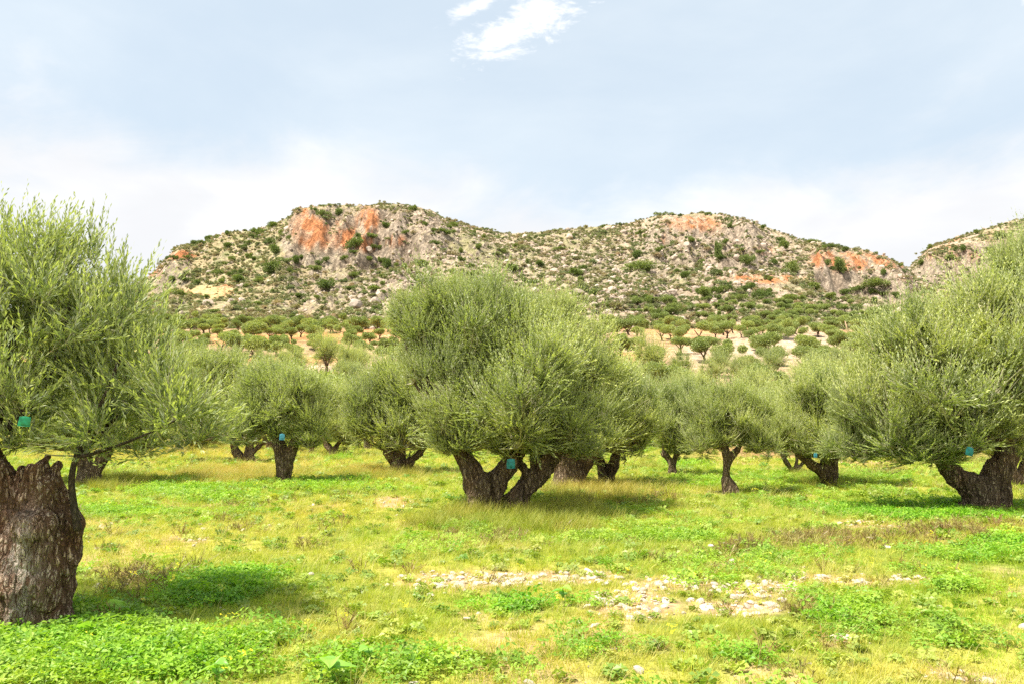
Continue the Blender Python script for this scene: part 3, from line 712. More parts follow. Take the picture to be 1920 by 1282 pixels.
mid(168, 905, [[(168, 925, 26), (168, 895, 24), (160, 865, 18), (150, 830, 13)], [(175, 890, 16), (190, 860, 12), (205, 830, 10)]],
    [(140, 790, 90, 60), (230, 770, 80, 60, .2), (180, 700, 100, 80, .3), (290, 800, 50, 40, .3), (80, 780, 70, 60)], 'olive tree with a dark trunk directly behind the big hollow stump', 9)
mid(1260, 893, [[(1260, 903, 8), (1260, 885, 8), (1256, 868, 7), (1243, 850, 5)], [(1261, 878, 6), (1266, 862, 5), (1272, 845, 4)]],
    [(1255, 800, 50, 50), (1275, 750, 50, 55, .3), (1240, 770, 45, 50, .2), (1270, 830, 42, 28)], 'small slender olive tree standing between the dark tree and the twisted one', 10)
mid(1370, 924, [[(1377, 935, 11), (1372, 912, 12), (1362, 892, 9), (1362, 870, 9), (1360, 845, 8), (1352, 820, 6)], [(1361, 928, 7), (1358, 905, 6), (1360, 885, 6)], [(1363, 875, 7), (1372, 855, 7), (1385, 838, 6), (1398, 820, 5)]],
    [(1360, 790, 60, 50), (1330, 750, 50, 50, .2), (1400, 760, 55, 55, .2), (1365, 720, 55, 45, .4), (1415, 810, 45, 40), (1310, 810, 40, 38, .2)], 'olive tree on a thin twisted trunk split at the foot', 11, voxel=.04, amp=.025)
mid(1487, 893, [[(1487, 900, 6), (1485, 885, 6), (1474, 868, 5), (1465, 850, 4)], [(1488, 885, 5), (1498, 878, 4), (1508, 865, 3)], [(1490, 884, 4), (1494, 862, 3.5), (1492, 845, 3)]],
    [(1480, 800, 50, 50), (1460, 760, 45, 45, .3), (1440, 800, 38, 42, .2)], 'low olive tree with thin splayed pale branches behind the leaning tree', 12, voxel=.035, amp=.015)
mid(1555, 912, [[(1556, 925, 14), (1552, 900, 13), (1540, 885, 13), (1518, 868, 11), (1495, 850, 9)], [(1556, 905, 12), (1560, 875, 11), (1568, 850, 8)], [(1548, 900, 8), (1545, 870, 8), (1540, 850, 6)]],
    [(1530, 790, 70, 55), (1560, 730, 65, 55, .2), (1500, 730, 60, 55, .3), (1600, 790, 60, 60), (1470, 790, 45, 50), (1610, 740, 45, 45, .3), (1540, 835, 50, 25)], 'olive tree with a thick trunk leaning left and an upright second stem', 13)
mid(1908, 912, [[(1908, 922, 11), (1908, 900, 10), (1900, 880, 8), (1892, 860, 6)], [(1910, 895, 7), (1920, 875, 6), (1930, 860, 5)]],
    [(1900, 810, 55, 45), (1950, 790, 60, 60), (1850, 820, 45, 40, .3)], 'small olive tree with a forked trunk behind the right hand tree', 14)
# trees farther back in the grove: own trunk, crown of shared boughs
back = [(335, 850, 55, 40, 'far small olive tree with a short trunk seen under the left crown'), (272, 854, 60, 45, 'olive tree with a dark low trunk in the golden grass at far left'),
        (585, 852, 35, 30, 'little olive tree with one leaning stem far behind the blue box'), (480, 846, 60, 55, 'olive tree in the shade behind the white tagged one'),
        (505, 850, 50, 50, 'olive tree half hidden behind the trunk with the blue box'), (1612, 862, 75, 60, 'olive tree on the low earth bank left of the right hand tree'),
        (1695, 868, 70, 60, 'olive tree with a slim stem on the bank behind the right hand crown'), (1420, 860, 60, 60, 'olive tree on the bank behind the twisted trunk'), (1300, 858, 55, 55, 'olive tree on the bank behind the slender one'),
        (880, 850, 80, 60, 'olive tree seen through the fork of the central tree'), (1180, 852, 70, 60, 'olive tree far behind the dark green one'), (690, 848, 60, 60, 'olive tree far behind the rounded one'),
        (60, 850, 80, 60, 'olive tree in golden grass behind the stump top'), (400, 845, 70, 60, 'olive tree far behind the twin trunks'), (1780, 862, 90, 70, 'olive tree far behind the forked dark trunk'), (1530, 856, 70, 60, 'olive tree on the bank behind the leaning trunk')]
for i, (px, py, rx, ry, lab) in enumerate(back):
    r = random.Random(i); y = Yof(py); d = y / 40
    k = 8 if rx > 50 else 6
    mid(px, py, [[(px, py + 8, k), (px - 1, py - 8, k * .9), (px - 8, py - 22, k * .7), (px - 16, py - 36, k * .5)], [(px, py - 6, k * .7), (px + 9, py - 22, k * .6), (px + 18, py - 36, k * .5)]],
        [(px - rx * .35, py - 25 - ry, rx * .72, ry * .7), (px + rx * .4, py - 30 - ry * .9, rx * .7, ry * .72, .4), (px + r.uniform(-9, 9), py - 30 - ry * 1.6, rx * .66, ry * .62, .2)], lab, 30 + i, voxel=.07, amp=.04)

# ------------------------------------------------------------------ the big stump and its crown at the left
def stump_tree():
    Y0 = Yof(1166) + .25
    b = PW(72, 1166, Y0); b[2] = GH(b[0], Y0)
    dz = b[2] - PW(72, 1166, Y0)[2]
    t = thing('olive_tree', tuple(b), 'old olive tree at the left edge with a massive broken hollow stump and leafy shoots', 'olive tree', 'olive trees of the grove')
    specs = [
        [(28, 1225, 92), (34, 1150, 80), (50, 1080, 66), (68, 1015, 54), (78, 960, 44), (84, 915, 35), (90, 888, 24)],
        [(92, 1195, 24), (100, 1120, 26), (112, 1055, 26), (124, 1005, 27), (128, 968, 21), (117, 930, 12), (112, 900, 8), (111, 872, 2)],
        [(-34, 1200, 50), (-24, 1110, 42), (4, 1040, 34), (30, 985, 28), (30, 940, 24), (4, 892, 25), (-34, 845, 26), (-75, 785, 22)],
        [(70, 1120, 42, -.04), (66, 1065, 42, -.08), (60, 1020, 40, -.13), (62, 985, 33, -.15), (72, 955, 20, -.10)],
        [(64, 920, 14, -.04), (55, 893, 8, -.06), (60, 866, 1.2, -.06)], [(100, 905, 11), (104, 882, 7), (114, 858, 1.2)], [(84, 895, 12, .05), (80, 870, 6, .05), (92, 846, 1.0, .05)], [(44, 920, 13), (34, 893, 8), (44, 868, 1.2)],
        [(72, 900, 9, -.1), (70, 880, 5, -.1), (76, 862, 1.0, -.1)],
        [(122, 1205, 14, -.1), (112, 1165, 14, -.06), (108, 1120, 14)], [(10, 1225, 26, -.3), (28, 1180, 24, -.22), (44, 1120, 20, -.14)]]
    V, Q, T = tubes_px(specs, Y0, sides=22, k=6)
    V[:, 2] += dz; V -= b
    V, N, Q2 = remesh(V, Q, T, .0135)
    x, y, z = V.T
    # hollow in the broken top
    top = sm(1.05, 1.35, z)
    V = V - N * (top * .035 * fbm(x * 9, y * 9, z * 4, oct=3, seed=4))[:, None]
    tw = .9 * z
    tw = 1.6 * z + 1.2 * fbm(x * 2.5, y * 2.5, z * 2.5, oct=2, seed=33)
    g = ridg(x * 5 + tw, y * 5 - tw, z * 1.0 + x, oct=2, seed=2); g2 = ridg(x * 20 + 2.5 * tw, y * 20, z * 4, oct=3, seed=8, gain=.6); g3 = ridg(x * 56, y * 56, z * 14, oct=2, seed=12) - .6
    bl = fbm(x * 4, y * 4, z * 3, oct=3, seed=14) - .5
    pale = np.clip(1.3 * np.exp(-(((x + .10) / .17) ** 2 + ((z - .42) / .36) ** 2)) + 1.1 * np.exp(-(((x - .02) / .045) ** 2 + ((z - .62) / .24) ** 2)) - .25 * bl, 0, 1) * sm(.35, .6, fbm(x * 9 + tw, y * 9, z * 3, oct=3, seed=71) + .1)
    V = V + N * (.058 * (g - .62) * 2.2 + .026 * (g2 - .6) * 2 + .008 * g3 + .08 * bl)[:, None]
    link('trunk', mesh_from('trunk', V, Q2, M['bark_near'], True, {'ridge': np.clip(g * .6 + g2 * .7 - .35, 0, 1), 'pale': pale}), t)
    # smooth young stem that rises on the right of the stump, and the limbs of the crown
    def lim(sp):
        P = [PW(s[0], s[1], Y0 + (s[3] if len(s) > 3 else 0)) + np.array([0, 0, dz]) - b for s in sp]; R = [s[2] / F * Y0 for s in sp]
        return rings(*smooth_path(P, R, 5), 8)
    link('young_stem', mesh_from('young_stem', *[(a[0], [a[1], a[2]]) for a in [lim([(147, 985, 7.5, -.12), (138, 930, 6, -.12), (135, 890, 5.5, -.12), (143, 850, 5, -.1), (165, 800, 4.5, -.1), (200, 730, 4, -.1), (230, 650, 3)])]][0], M['branch'], True, {'ridge': np.full(0, 0.)} if False else None), t)
    limbs = [lim(s) for s in [
        [(142, 850, 4, -.1), (190, 838, 3, -.15), (260, 812, 2.4, -.2), (330, 780, 1.5, -.2)],
        [(-30, 840, 20), (0, 740, 12, .1), (20, 640, 9, .2), (40, 520, 5, .2)],
        [(-20, 840, 24), (-80, 720, 14), (-110, 600, 9), (-120, 500, 5)],
        [(10, 800, 10), (70, 740, 8), (110, 660, 6, .1), (130, 560, 4, .1)],
        [(142, 850, 6, 0), (230, 760, 5, .4), (290, 700, 4, .5), (320, 640, 2.5, .5)]]]
    Vj, Qj, Tj = join(limbs)
    link('limb', mesh_from('limb', Vj, [Qj, Tj], M['branch'], True), t)
    lob = []
    for px, py, rx, ry, dy in [(30, 520, 95, 90, .1), (150, 560, 90, 90, .3), (60, 640, 130, 110, -.2), (200, 660, 95, 95, .1), (260, 720, 90, 75, .2), (330, 755, 62, 50, -.1), (130, 740, 120, 75, .4), (10, 760, 90, 55, -.3),
                               (-90, 560, 110, 120, 0), (-130, 700, 120, 110, 0), (90, 800, 80, 34, .3), (240, 800, 90, 34, 0), (200, 590, 50, 70, .5), (100, 620, 110, 100, .8), (-20, 640, 110, 110, .9), (330, 790, 50, 28, -.2), (35, 832, 60, 24, -.2), (175, 842, 55, 20, .1), (262, 838, 66, 18, .2), (350, 826, 46, 18, 0)]:
        c = PW(px, py, Y0 + dy) + np.array([0, 0, dz]) - b
        lob.append((c, (rx / F * Y0, max(rx, ry) / F * Y0, ry / F * Y0)))
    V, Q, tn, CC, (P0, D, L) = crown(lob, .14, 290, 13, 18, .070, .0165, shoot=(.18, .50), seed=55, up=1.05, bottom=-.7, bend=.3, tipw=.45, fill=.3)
    # long leafy whips that stand out against the sky
    r = np.random.default_rng(9); W0, WD, WL = [], [], []
    for px, py, h in [(18, 470, .55), (70, 455, .40), (95, 470, .33), (170, 470, .50), (185, 500, .52), (205, 520, .42), (232, 540, .50), (262, 560, .30), (40, 470, .38), (125, 490, .35), (150, 480, .33), (5, 450, .4),
                        (320, 690, .35), (360, 770, .35), (380, 760, .3), (345, 740, .36), (300, 650, .3), (330, 800, .4), (350, 790, .4), (60, 640, .4), (215, 560, .35), (245, 580, .33), (110, 480, .3)]:
        for q in range(2):
            p = PW(px + r.normal(0, 5), py + r.normal(0, 5), Y0 + r.uniform(-.3, .3)) + np.array([0, 0, dz]) - b
            sd_ = .55 if px > 290 else r.normal(.04, .12); W0.append(p); WD.append([sd_, r.normal(0, .15), 1]); WL.append(h * r.uniform(.7, 1.05))
    W0 = np.array(W0); WD = unit(np.array(WD)); WL = np.array(WL)
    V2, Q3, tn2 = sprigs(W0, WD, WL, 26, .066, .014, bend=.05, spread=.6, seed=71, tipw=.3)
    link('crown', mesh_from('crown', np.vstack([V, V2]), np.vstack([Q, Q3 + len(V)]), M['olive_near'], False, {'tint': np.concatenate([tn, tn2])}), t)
    k = np.arange(0, len(P0), 2)
    ps = [twigs(P0[k], D[k], L[k], .0022, .3), twigs(W0, WD, WL, .0022, .05)]
    anchors = np.vstack([a[0] for a in limbs])
    for c in CC[::2]:
        a = anchors[np.argmin(((anchors - c) ** 2).sum(1))]
        m = (a + c) / 2 + r.normal(0, .03, 3) - np.array([0, 0, .03])
        P, R = smooth_path([a, m, c], [.008, .005, .003], 3); v, q_, _ = rings(P, R, 4, cap=False); ps.append((v, q_, np.zeros((0, 3), int)))
    Vj, Qj, Tj = join(ps)
    link('twig', mesh_from('twig', Vj, [Qj, Tj], M['twig'], True), t)
    return t, Y0, dz, b
tL, YL, dzL, bL = stump_tree()

# ------------------------------------------------------------------ far orchard trees and hill shrubs
def blob_plant(seed, nl, size, radii, lobes=5, trunk=True, mat='olive_far', up=.3):
    r = np.random.default_rng(seed); Vs, Qs, tn = [], [], []
    C = [(np.array([r.normal(0, .50), r.normal(0, .50), r.uniform(-.2, .55)]) * np.array(radii), r.uniform(.36, .66)) for _ in range(lobes)]
    P = []
    for c, s in C:
        k = nl // lobes; d = unit(r.normal(size=(k, 3))); rad = r.uniform(.0, 1, k) ** .35
        rad = rad * (.8 + .4 * fbm(d[:, 0] * 2 + seed, d[:, 1] * 2, d[:, 2] * 2, oct=2, seed=seed))
        p = c + d * rad[:, None] * np.array(radii) * s; P.append(p)
    P = np.vstack(P); n = len(P)
    D = unit(r.normal(size=(n, 3)) + unit(P + 1e-6) * .8 + np.array([0, 0, .5])); A = unit(np.cross(D, r.normal(size=(n, 3))))
    l = size * r.uniform(.6, 1.3, n); w = l * .42
    V = np.stack([P, P + D * (l * .5)[:, None] + A * w[:, None] * .5, P + D * l[:, None], P + D * (l * .5)[:, None] - A * w[:, None] * .5], 1).reshape(-1, 3)
    Q = np.arange(n)[:, None] * 4 + np.array([[0, 1, 2, 3]])
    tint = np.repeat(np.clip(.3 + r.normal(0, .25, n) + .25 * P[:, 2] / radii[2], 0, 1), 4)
    return V, Q, tint
def far_tree_meshes(n, nl, size, seed):
    out = []
    for i in range(n):
        r = np.random.default_rng(seed + i)
        V, Q, tn = blob_plant(seed + i, nl, size, (1.0, 1.0, .68), lobes=6); V[:, 2] += 1.15
        cm = mesh_from('crown', V, Q, M['olive_far'], False, {'tint': tn})
        lean = r.normal(0, .12, 2); ps = []
        p0 = np.array([0, 0, -.12]); p1 = np.array([lean[0], lean[1], .42])
        ps.append(rings(*smooth_path([p0, (p0 + p1) / 2 + r.normal(0, .03, 3), p1], [.13, .10, .08], 2), 7))
        for q in range(4):
            a = q * 1.57 + r.uniform(-.4, .4); e = p1 + np.array([cos(a) * .5, sin(a) * .5, .6])
            ps.append(rings(*smooth_path([p1 - [0, 0, .05], (p1 + e) / 2 + r.normal(0, .04, 3), e], [.065, .045, .02], 2), 6))
        Vj, Qj, Tj = join(ps); tm = mesh_from('trunk', Vj, [Qj, Tj], M['bark'], True, {'ridge': np.full(len(Vj), .35)})
        out.append((cm, tm))
    return out
FT = far_tree_meshes(6, 5200, .15, 300)

def rand_pts(n, y0, y1, pw=1.0, half=.70, seed=0):
    r = np.random.default_rng(seed); Y = (y0 ** pw + (y1 ** pw - y0 ** pw) * r.random(n)) ** (1 / pw)
    return r.uniform(-1, 1, n) * (half * Y + 2), Y

# candidates on a jittered planting grid over the slope
r = np.random.default_rng(5)
gy, gx = np.meshgrid(np.concatenate([np.arange(58, 130, 8), np.arange(132, 250, 11.5), np.arange(252, 372, 9)]), np.arange(-230, 232, 7.6), indexing='ij')
ox = gx.ravel() + r.normal(0, 1.4, gx.size) + 12 * np.sin(gy.ravel() / 60); oy = gy.ravel() + r.normal(0, 1.3, gx.size) - 7 * np.sin(ox / 31)
oz = H(ox, oy); opx, opy = proj(ox, oy, oz)
bare = blobs([(1350, 612, 130, 12, .8), (1210, 655, 90, 18, .9), (1500, 622, 80, 12, .8), (1590, 650, 60, 14, .7), (560, 650, 70, 10, .6), (1370, 655, 130, 22), (1330, 690, 60, 14, .8), (1480, 660, 90, 16, .8), (1270, 632, 60, 10, .9), (650, 680, 120, 14, .75), (440, 630, 50, 9, .8), (1200, 690, 70, 16, .7), (1560, 630, 70, 14, .5), (700, 625, 40, 10, .5)], opx, opy)
bandL = sm(270, 285, oy) * (opx < 760); bandR = (opx > 1090) * sm(235, 250, oy)
keep = (opx > -300) & (opx < 2300) & (r.random(gx.size) < np.clip(.76 - .66 * bare + .12 * bandL - .10 * bandR * (oy < 300), 0.02, 1))
keep &= (oy < 302) | ((opx > 1190) & (opx < 1720) & (opy > 548 + 30 * noise(opx / 60, opx * 0, seed=3)) & (r.random(gx.size) < .8))
keep &= ~((oy > 262) & (opx > 760) & (opx < 1080) & (r.random(gx.size) < .6))
ox, oy, oz, opx, opy = [a[keep] for a in (ox, oy, oz, opx, opy)]
# anything hidden for certain behind the near crowns is skipped
hidden = ((opx > 730) & (opx < 1090) & (opy > 600)) | (opx < 330) & (opy > 620) | ((opx > 1640) & (opy > 600)) 
hidden |= (opy > 742)
hidden |= (opx < 200) | (opx > 1990)
hx, hy, hz = [a[hidden] for a in (ox, oy, oz)]
ox, oy, oz, opx, opy = [a[~hidden] for a in (ox, oy, oz, opx, opy)]
order = np.argsort(oy)
def slope_group(px, py, y, s=2.0):
    size = 'wide' if s > 2.45 else ('small' if s < 1.95 else 'middling')
    sec = [(420, 'beside the left edge crown'), (500, 'under the ochre shoulder'), (600, 'under the first orange cliff'), (780, 'under the second orange cliff'), (1180, 'just right of the central crown'), (1270, 'under the rocky saddle'),
           (1360, 'under the right summit'), (1450, 'under the low orange scar'), (1550, 'left of the wooden pole'), (3000, 'by the right edge crown')]
    sec = [b for a, b in sec if px < a][0]
    row = 'at the foot of the slope' if y < 92 else 'on the lowest terraces' if y < 140 else 'on the middle terraces' if y < 200 else 'on the upper terraces' if y < 245 else 'in the top orchard band'
    return f'{size} olive trees {row} {sec}', f'{size} round olive tree {row}, {sec}'
NIND = 255
PROTO = {}
def far_tree(i, x, y, z):
    k = int(r.integers(0, 6)); s = r.uniform(1.6, 2.7) * (1.12 if y > 235 else 1.0)
    if y < 110: s *= 1.1
    gp, lab = slope_group(*proj(x, y, z), y, s)
    if y < 125: k += 10
    if k not in PROTO:
        t = thing('olive_tree', (x, y, z), lab, 'olive tree', gp)
        if k >= 10: PROTO[k] = (t, link('crown', BOUGH[k % 5], t, (0, 0, 1.1)), link('trunk', FT[k - 10][1], t))
        else: PROTO[k] = (t, link('crown', FT[k][0], t), link('trunk', FT[k][1], t))
    else:
        src = PROTO[k]; t = src[0].copy(); COL.objects.link(t)
        for c in src[1:]:
            n = c.copy(); n.parent = t; COL.objects.link(n)
        t['label'] = lab; t['group'] = gp
    t.location = (x, y, z); t.rotation_euler = (0, 0, r.uniform(0, 6.28)); t.scale = (s * r.uniform(.85, 1.15), s * r.uniform(.85, 1.15), s * r.uniform(.8, 1.15))
for i in order[:NIND]:
    far_tree(i, ox[i], oy[i], oz[i])

# ---- geometry-node scatter for what nobody could count
def scatter(name, pts, meshes, rotz, scale, vid, itint, tilt=None, mat_over=None):
    n = len(pts)
    rot = np.zeros((n, 3)); rot[:, 2] = rotz
    if tilt is not None: rot[:, :2] = tilt
    me = mesh_from(name, pts, np.zeros((0, 3), int), None, False, {'rot': rot, 'scl': scale, 'vid': vid.astype(int), 'itint': itint})
    o = link(name, me, kind='stuff')
    g = bpy.data.node_groups.new(name + '_spread', 'GeometryNodeTree')
    g.interface.new_socket('Geometry', in_out='INPUT', socket_type='NodeSocketGeometry'); g.interface.new_socket('Geometry', in_out='OUTPUT', socket_type='NodeSocketGeometry')
    N = g.nodes; L = g.links
    gi = N.new('NodeGroupInput'); go = N.new('NodeGroupOutput'); ip = N.new('GeometryNodeInstanceOnPoints'); jn = N.new('GeometryNodeJoinGeometry')
    for m in reversed(meshes):
        src = bpy.data.objects.new(name + '_source', m); oi = N.new('GeometryNodeObjectInfo'); oi.inputs[0].default_value = src; oi.transform_space = 'ORIGINAL'
        gt = N.new('GeometryNodeGeometryToInstance'); L.new(oi.outputs['Geometry'], gt.inputs[0]); L.new(gt.outputs[0], jn.inputs[0])
    def att(nm, ty):
        a = N.new('GeometryNodeInputNamedAttribute'); a.data_type = ty; a.inputs[0].default_value = nm
        return [s for s in a.outputs if s.enabled and s.name == 'Attribute'][0]
    L.new(gi.outputs[0], ip.inputs['Points']); L.new(jn.outputs[0], ip.inputs['Instance']); ip.inputs['Pick Instance'].default_value = True
    L.new(att('vid', 'INT'), ip.inputs['Instance Index']); L.new(att('rot', 'FLOAT_VECTOR'), ip.inputs['Rotation']); L.new(att('scl', 'FLOAT'), ip.inputs['Scale'])
    L.new(ip.outputs[0], go.inputs[0])
    md = o.modifiers.new('spread', 'NODES'); md.node_group = g
    return o

# remaining orchard trees, too small to single out
rest = order[NIND:]
if True:
    def merged(k):
        cm, tm = FT[k]
        m = bpy.data.meshes.new('far_olive'); import bmesh
        bm = bmesh.new(); bm.from_mesh(cm); bm.from_mesh(tm)
        nc = len(cm.polygons); bm.faces.ensure_lookup_table()
        for f in bm.faces[nc:]: f.material_index = 1
        bm.to_mesh(m); bm.free(); m.materials.clear(); m.materials.append(M['olive_far']); m.materials.append(M['bark']); return m
    pts = np.vstack([np.stack([ox[rest], oy[rest], oz[rest]], 1), np.stack([hx, hy, hz], 1)]); n = len(pts); r2 = np.random.default_rng(66)
    scatter('far_olive_trees', pts, [merged(k) for k in range(4)], r2.uniform(0, 6.28, n), r2.uniform(1.8, 2.8, n), r2.integers(0, 4, n), r2.random(n))

SH = []
for i in range(5):
    V, Q, tn = blob_plant(500 + i, 1500, .22, (1, 1, .75), lobes=5); V[:, 2] += .45
    SH.append(mesh_from('shrub', V, Q, M['shrub'], False, {'tint': tn}))
SC = []
for i in range(5):
    V, Q, tn = blob_plant(520 + i, 420, .34, (1, 1, .6), lobes=4); V[:, 2] += .3
    SC.append(mesh_from('scrub', V, Q, M['scrub'], False, {'tint': tn}))
# dark shrubs and small trees that can be told apart on the hill: (px, py of the foot, width px, height px, look)
shr = [(510, 512, 24, 28), (556, 494, 16, 18), (514, 480, 22, 20), (442, 516, 10, 10), (446, 532, 26, 14), (602, 542, 34, 22), (724, 502, 18, 22), (792, 502, 20, 14), (664, 468, 26, 24), (636, 405, 16, 14), (612, 408, 22, 16), (775, 398, 18, 14),
       (838, 442, 22, 10), (852, 428, 16, 12), (486, 442, 14, 9), (482, 438, 20, 10), (512, 428, 20, 14), (425, 442, 12, 9), (340, 558, 22, 16), (1192, 487, 20, 16), (1196, 506, 46, 22), (1345, 486, 18, 40), (1298, 456, 16, 10), (1264, 460, 10, 8), (1472, 470, 24, 20), (1490, 512, 30, 26),
       (1316, 498, 16, 14), (1400, 500, 20, 22), (1450, 498, 14, 12), (1574, 510, 22, 26), (1634, 540, 38, 18), (1524, 544, 24, 16), (1552, 500, 10, 14), (1258, 570, 16, 14), (1282, 522, 20, 12), (1152, 530, 24, 12), (1076, 516, 34, 14), (1090, 530, 18, 10), (1050, 470, 16, 8), (1114, 556, 20, 12),
       (1216, 572, 24, 18), (1232, 596, 24, 22), (1262, 590, 22, 22), (1340, 552, 24, 16), (1320, 560, 26, 18), (1420, 560, 26, 18), (1480, 566, 30, 16), (1388, 566, 20, 14), (1556, 562, 24, 12), (1584, 556, 22, 12), (1608, 580, 18, 12), (1502, 566, 22, 14), (1360, 460, 14, 10),
       (1805, 474, 18, 14), (1858, 478, 18, 14), (1780, 488, 14, 10), (1745, 466, 10, 10), (1830, 440, 14, 9), (1880, 450, 20, 14), (1726, 498, 14, 10), (1640, 478, 8, 6), (1545, 468, 10, 8), (1560, 468, 12, 9), (1430, 430, 12, 9), (1412, 422, 9, 7), (1330, 404, 10, 7), (1275, 406, 9, 6), (1130, 428, 9, 6), (1162, 424, 10, 7),
       (742, 586, 16, 10), (886, 520, 22, 14), (905, 540, 20, 12), (960, 510, 26, 14), (980, 560, 22, 14), (1010, 500, 20, 10), (660, 520, 20, 10), (700, 545, 24, 10), (560, 560, 20, 10), (480, 575, 22, 9), (400, 590, 24, 10), (820, 458, 16, 9), (905, 448, 16, 9), (760, 440, 12, 8), (590, 398, 10, 7)]
def shrub(px, py, w, h, i):
    hit = ray_hit(px, py, 290)
    if hit is None: 
        hit = ray_hit(px, py + 8, 290)
        if hit is None: return
    x, y = hit; z = GH(x, y); s = w / 2 / F * y / .95; sz = h / F * y / 1.15
    look = 'round dark evergreen shrub' if w > 19 else ('low wide green bush' if w > 1.6 * h else 'upright dark green bush' if w < 1.15 * h else 'small dark green bush')
    if 1185 < px < 1200: look = 'large two toned green and ochre bush'
    if px < 500: where = 'on the left shoulder of the hill'
    elif px < 860: where = 'below the orange cliffs of the left summit' if py > 465 else 'on the left rocky summit'
    elif px < 1180: where = 'on the saddle between the two summits'
    elif py <= 440 and px < 1500: where = 'on top of the right summit'
    elif px < 1240: where = 'on the pale slope left of the right summit'
    elif px < 1340: where = 'just left of the low orange scar' if py > 510 else 'on the rock face of the right summit'
    elif px < 1420: where = 'right under the low orange scar' if py > 520 else 'on the rock face above the orange scar'
    elif px < 1500: where = 'at the right end of the low orange scar'
    elif px < 1700: where = 'by the red cliffs at the right end of the hill'
    else: where = 'on the separate hill at the right edge'
    o = link('shrub', SH[i % 5], None, (x, y, z - .1 * sz)); o['label'] = f'{look} {where}'; o['category'] = 'shrub'; o['group'] = f'{look}s {where}'.replace('bushs', 'bushes')
    o.scale = (s, s, sz); o.rotation_euler = (0, 0, i * 1.7)
for i, a in enumerate(shr): shrub(*a, i)
rs = np.random.default_rng(91)
for i in range(190):          # scattered middling bushes
    px = rs.uniform(300, 1720); py = rs.uniform(420, 600)
    if rs.random() < .6 and px > 1150: py = rs.uniform(540, 596)
    shrub(px, py, rs.uniform(9, 17), rs.uniform(7, 12), 200 + i)

# low scrub and rocks over the hillside
def hill_pts(n, seed, half=.72):
    r = np.random.default_rng(seed); Y = (290 ** 1.6 + (800 ** 1.6 - 290 ** 1.6) * r.random(n)) ** (1 / 1.6); x = r.uniform(-half, half, n) * Y
    k = (Y < 632) | (x > 300); x, Y = x[k], Y[k]; z = H(x, Y); return x, Y, z
x, y, z = hill_pts(52000, 1); dn = fbm(x / 22, y / 30, oct=3, seed=61); px, py = proj(x, y, z)
gx = (H(x + 2, y) - z) / 2; gy = (H(x, y + 2) - z) / 2; sl = np.sqrt(gx ** 2 + gy ** 2)
rk = rs.random(len(x)); reds = blobs([(578, 425, 35, 45), (690, 425, 35, 35), (660, 448, 40, 22), (1300, 420, 60, 20), (1430, 524, 100, 8), (1600, 488, 90, 18), (330, 478, 45, 8), (395, 548, 60, 13)], px, py)
k = rk < np.clip(.62 + 3.4 * (dn - .45), .16, 1) * (1 - .6 * sm(.9, 1.6, sl)) * (1 - .85 * sm(.3, .7, reds))
x1, y1, z1 = x[k], y[k], z[k]; n = len(x1)
scatter('hillside_scrub', np.stack([x1, y1, z1 - .1], 1), SC, rs.uniform(0, 6.28, n), (.55 + 1.5 * rs.random(n) ** 1.8) * (1 + .7 * (rs.random(n) > .94)), rs.integers(0, 5, n), np.clip(rs.normal(.35, .33, n), 0, 1))
def rock_mesh(name, seed, mat, flat=.75, sub=2, amp=.5):
    import bmesh
    bm = bmesh.new(); bmesh.ops.create_icosphere(bm, subdivisions=sub, radius=1)
    P = np.array([v.co[:] for v in bm.verts]); r = np.random.default_rng(seed)
    for _ in range(7):                     # chop with random planes for facets
        d = unit(r.normal(size=3)); h = r.uniform(.55, .85); q = P @ d; P = P - np.maximum(q - h, 0)[:, None] * d
    P *= 1 + amp * (fbm(P[:, 0] * 2 + seed, P[:, 1] * 2, P[:, 2] * 2, oct=3, seed=seed) - .5)[:, None]; P[:, 2] *= flat
    Fc = np.array([[v.index for v in f.verts] for f in bm.faces]); bm.free()
    return mesh_from(name, P, Fc, mat, False)
RK = [rock_mesh('hill_rock', 40 + i, M['rock'], .9) for i in range(4)]
x, y, z = hill_pts(30000, 2); px, py = proj(x, y, z); sl = np.abs(H(x, y + 2) - z) / 2
zone = blobs([(820, 570, 200, 50), (1150, 540, 120, 80), (1280, 470, 200, 60), (1000, 480, 200, 60), (1400, 480, 120, 50), (800, 430, 90, 40), (1650, 520, 80, 20), (560, 430, 150, 30, .5)], px, py)
reds = blobs([(578, 425, 35, 45), (690, 425, 35, 35), (660, 448, 40, 22), (1300, 420, 60, 20), (1430, 524, 100, 8), (1600, 488, 90, 18), (330, 475, 45, 12), (395, 548, 60, 15)], px, py)
k = rs.random(len(x)) < (.10 + .75 * zone) * (1 - sm(.25, .6, reds)); x, y, z = x[k], y[k], z[k]; n = len(x)
scatter('hillside_rocks', np.stack([x, y, z], 1), RK, rs.uniform(0, 6.28, n), rs.uniform(.4, 1.4, n) * (1 + 1.3 * (rs.random(n) > .95)), rs.integers(0, 4, n), rs.random(n), tilt=rs.normal(0, .5, (n, 2)))

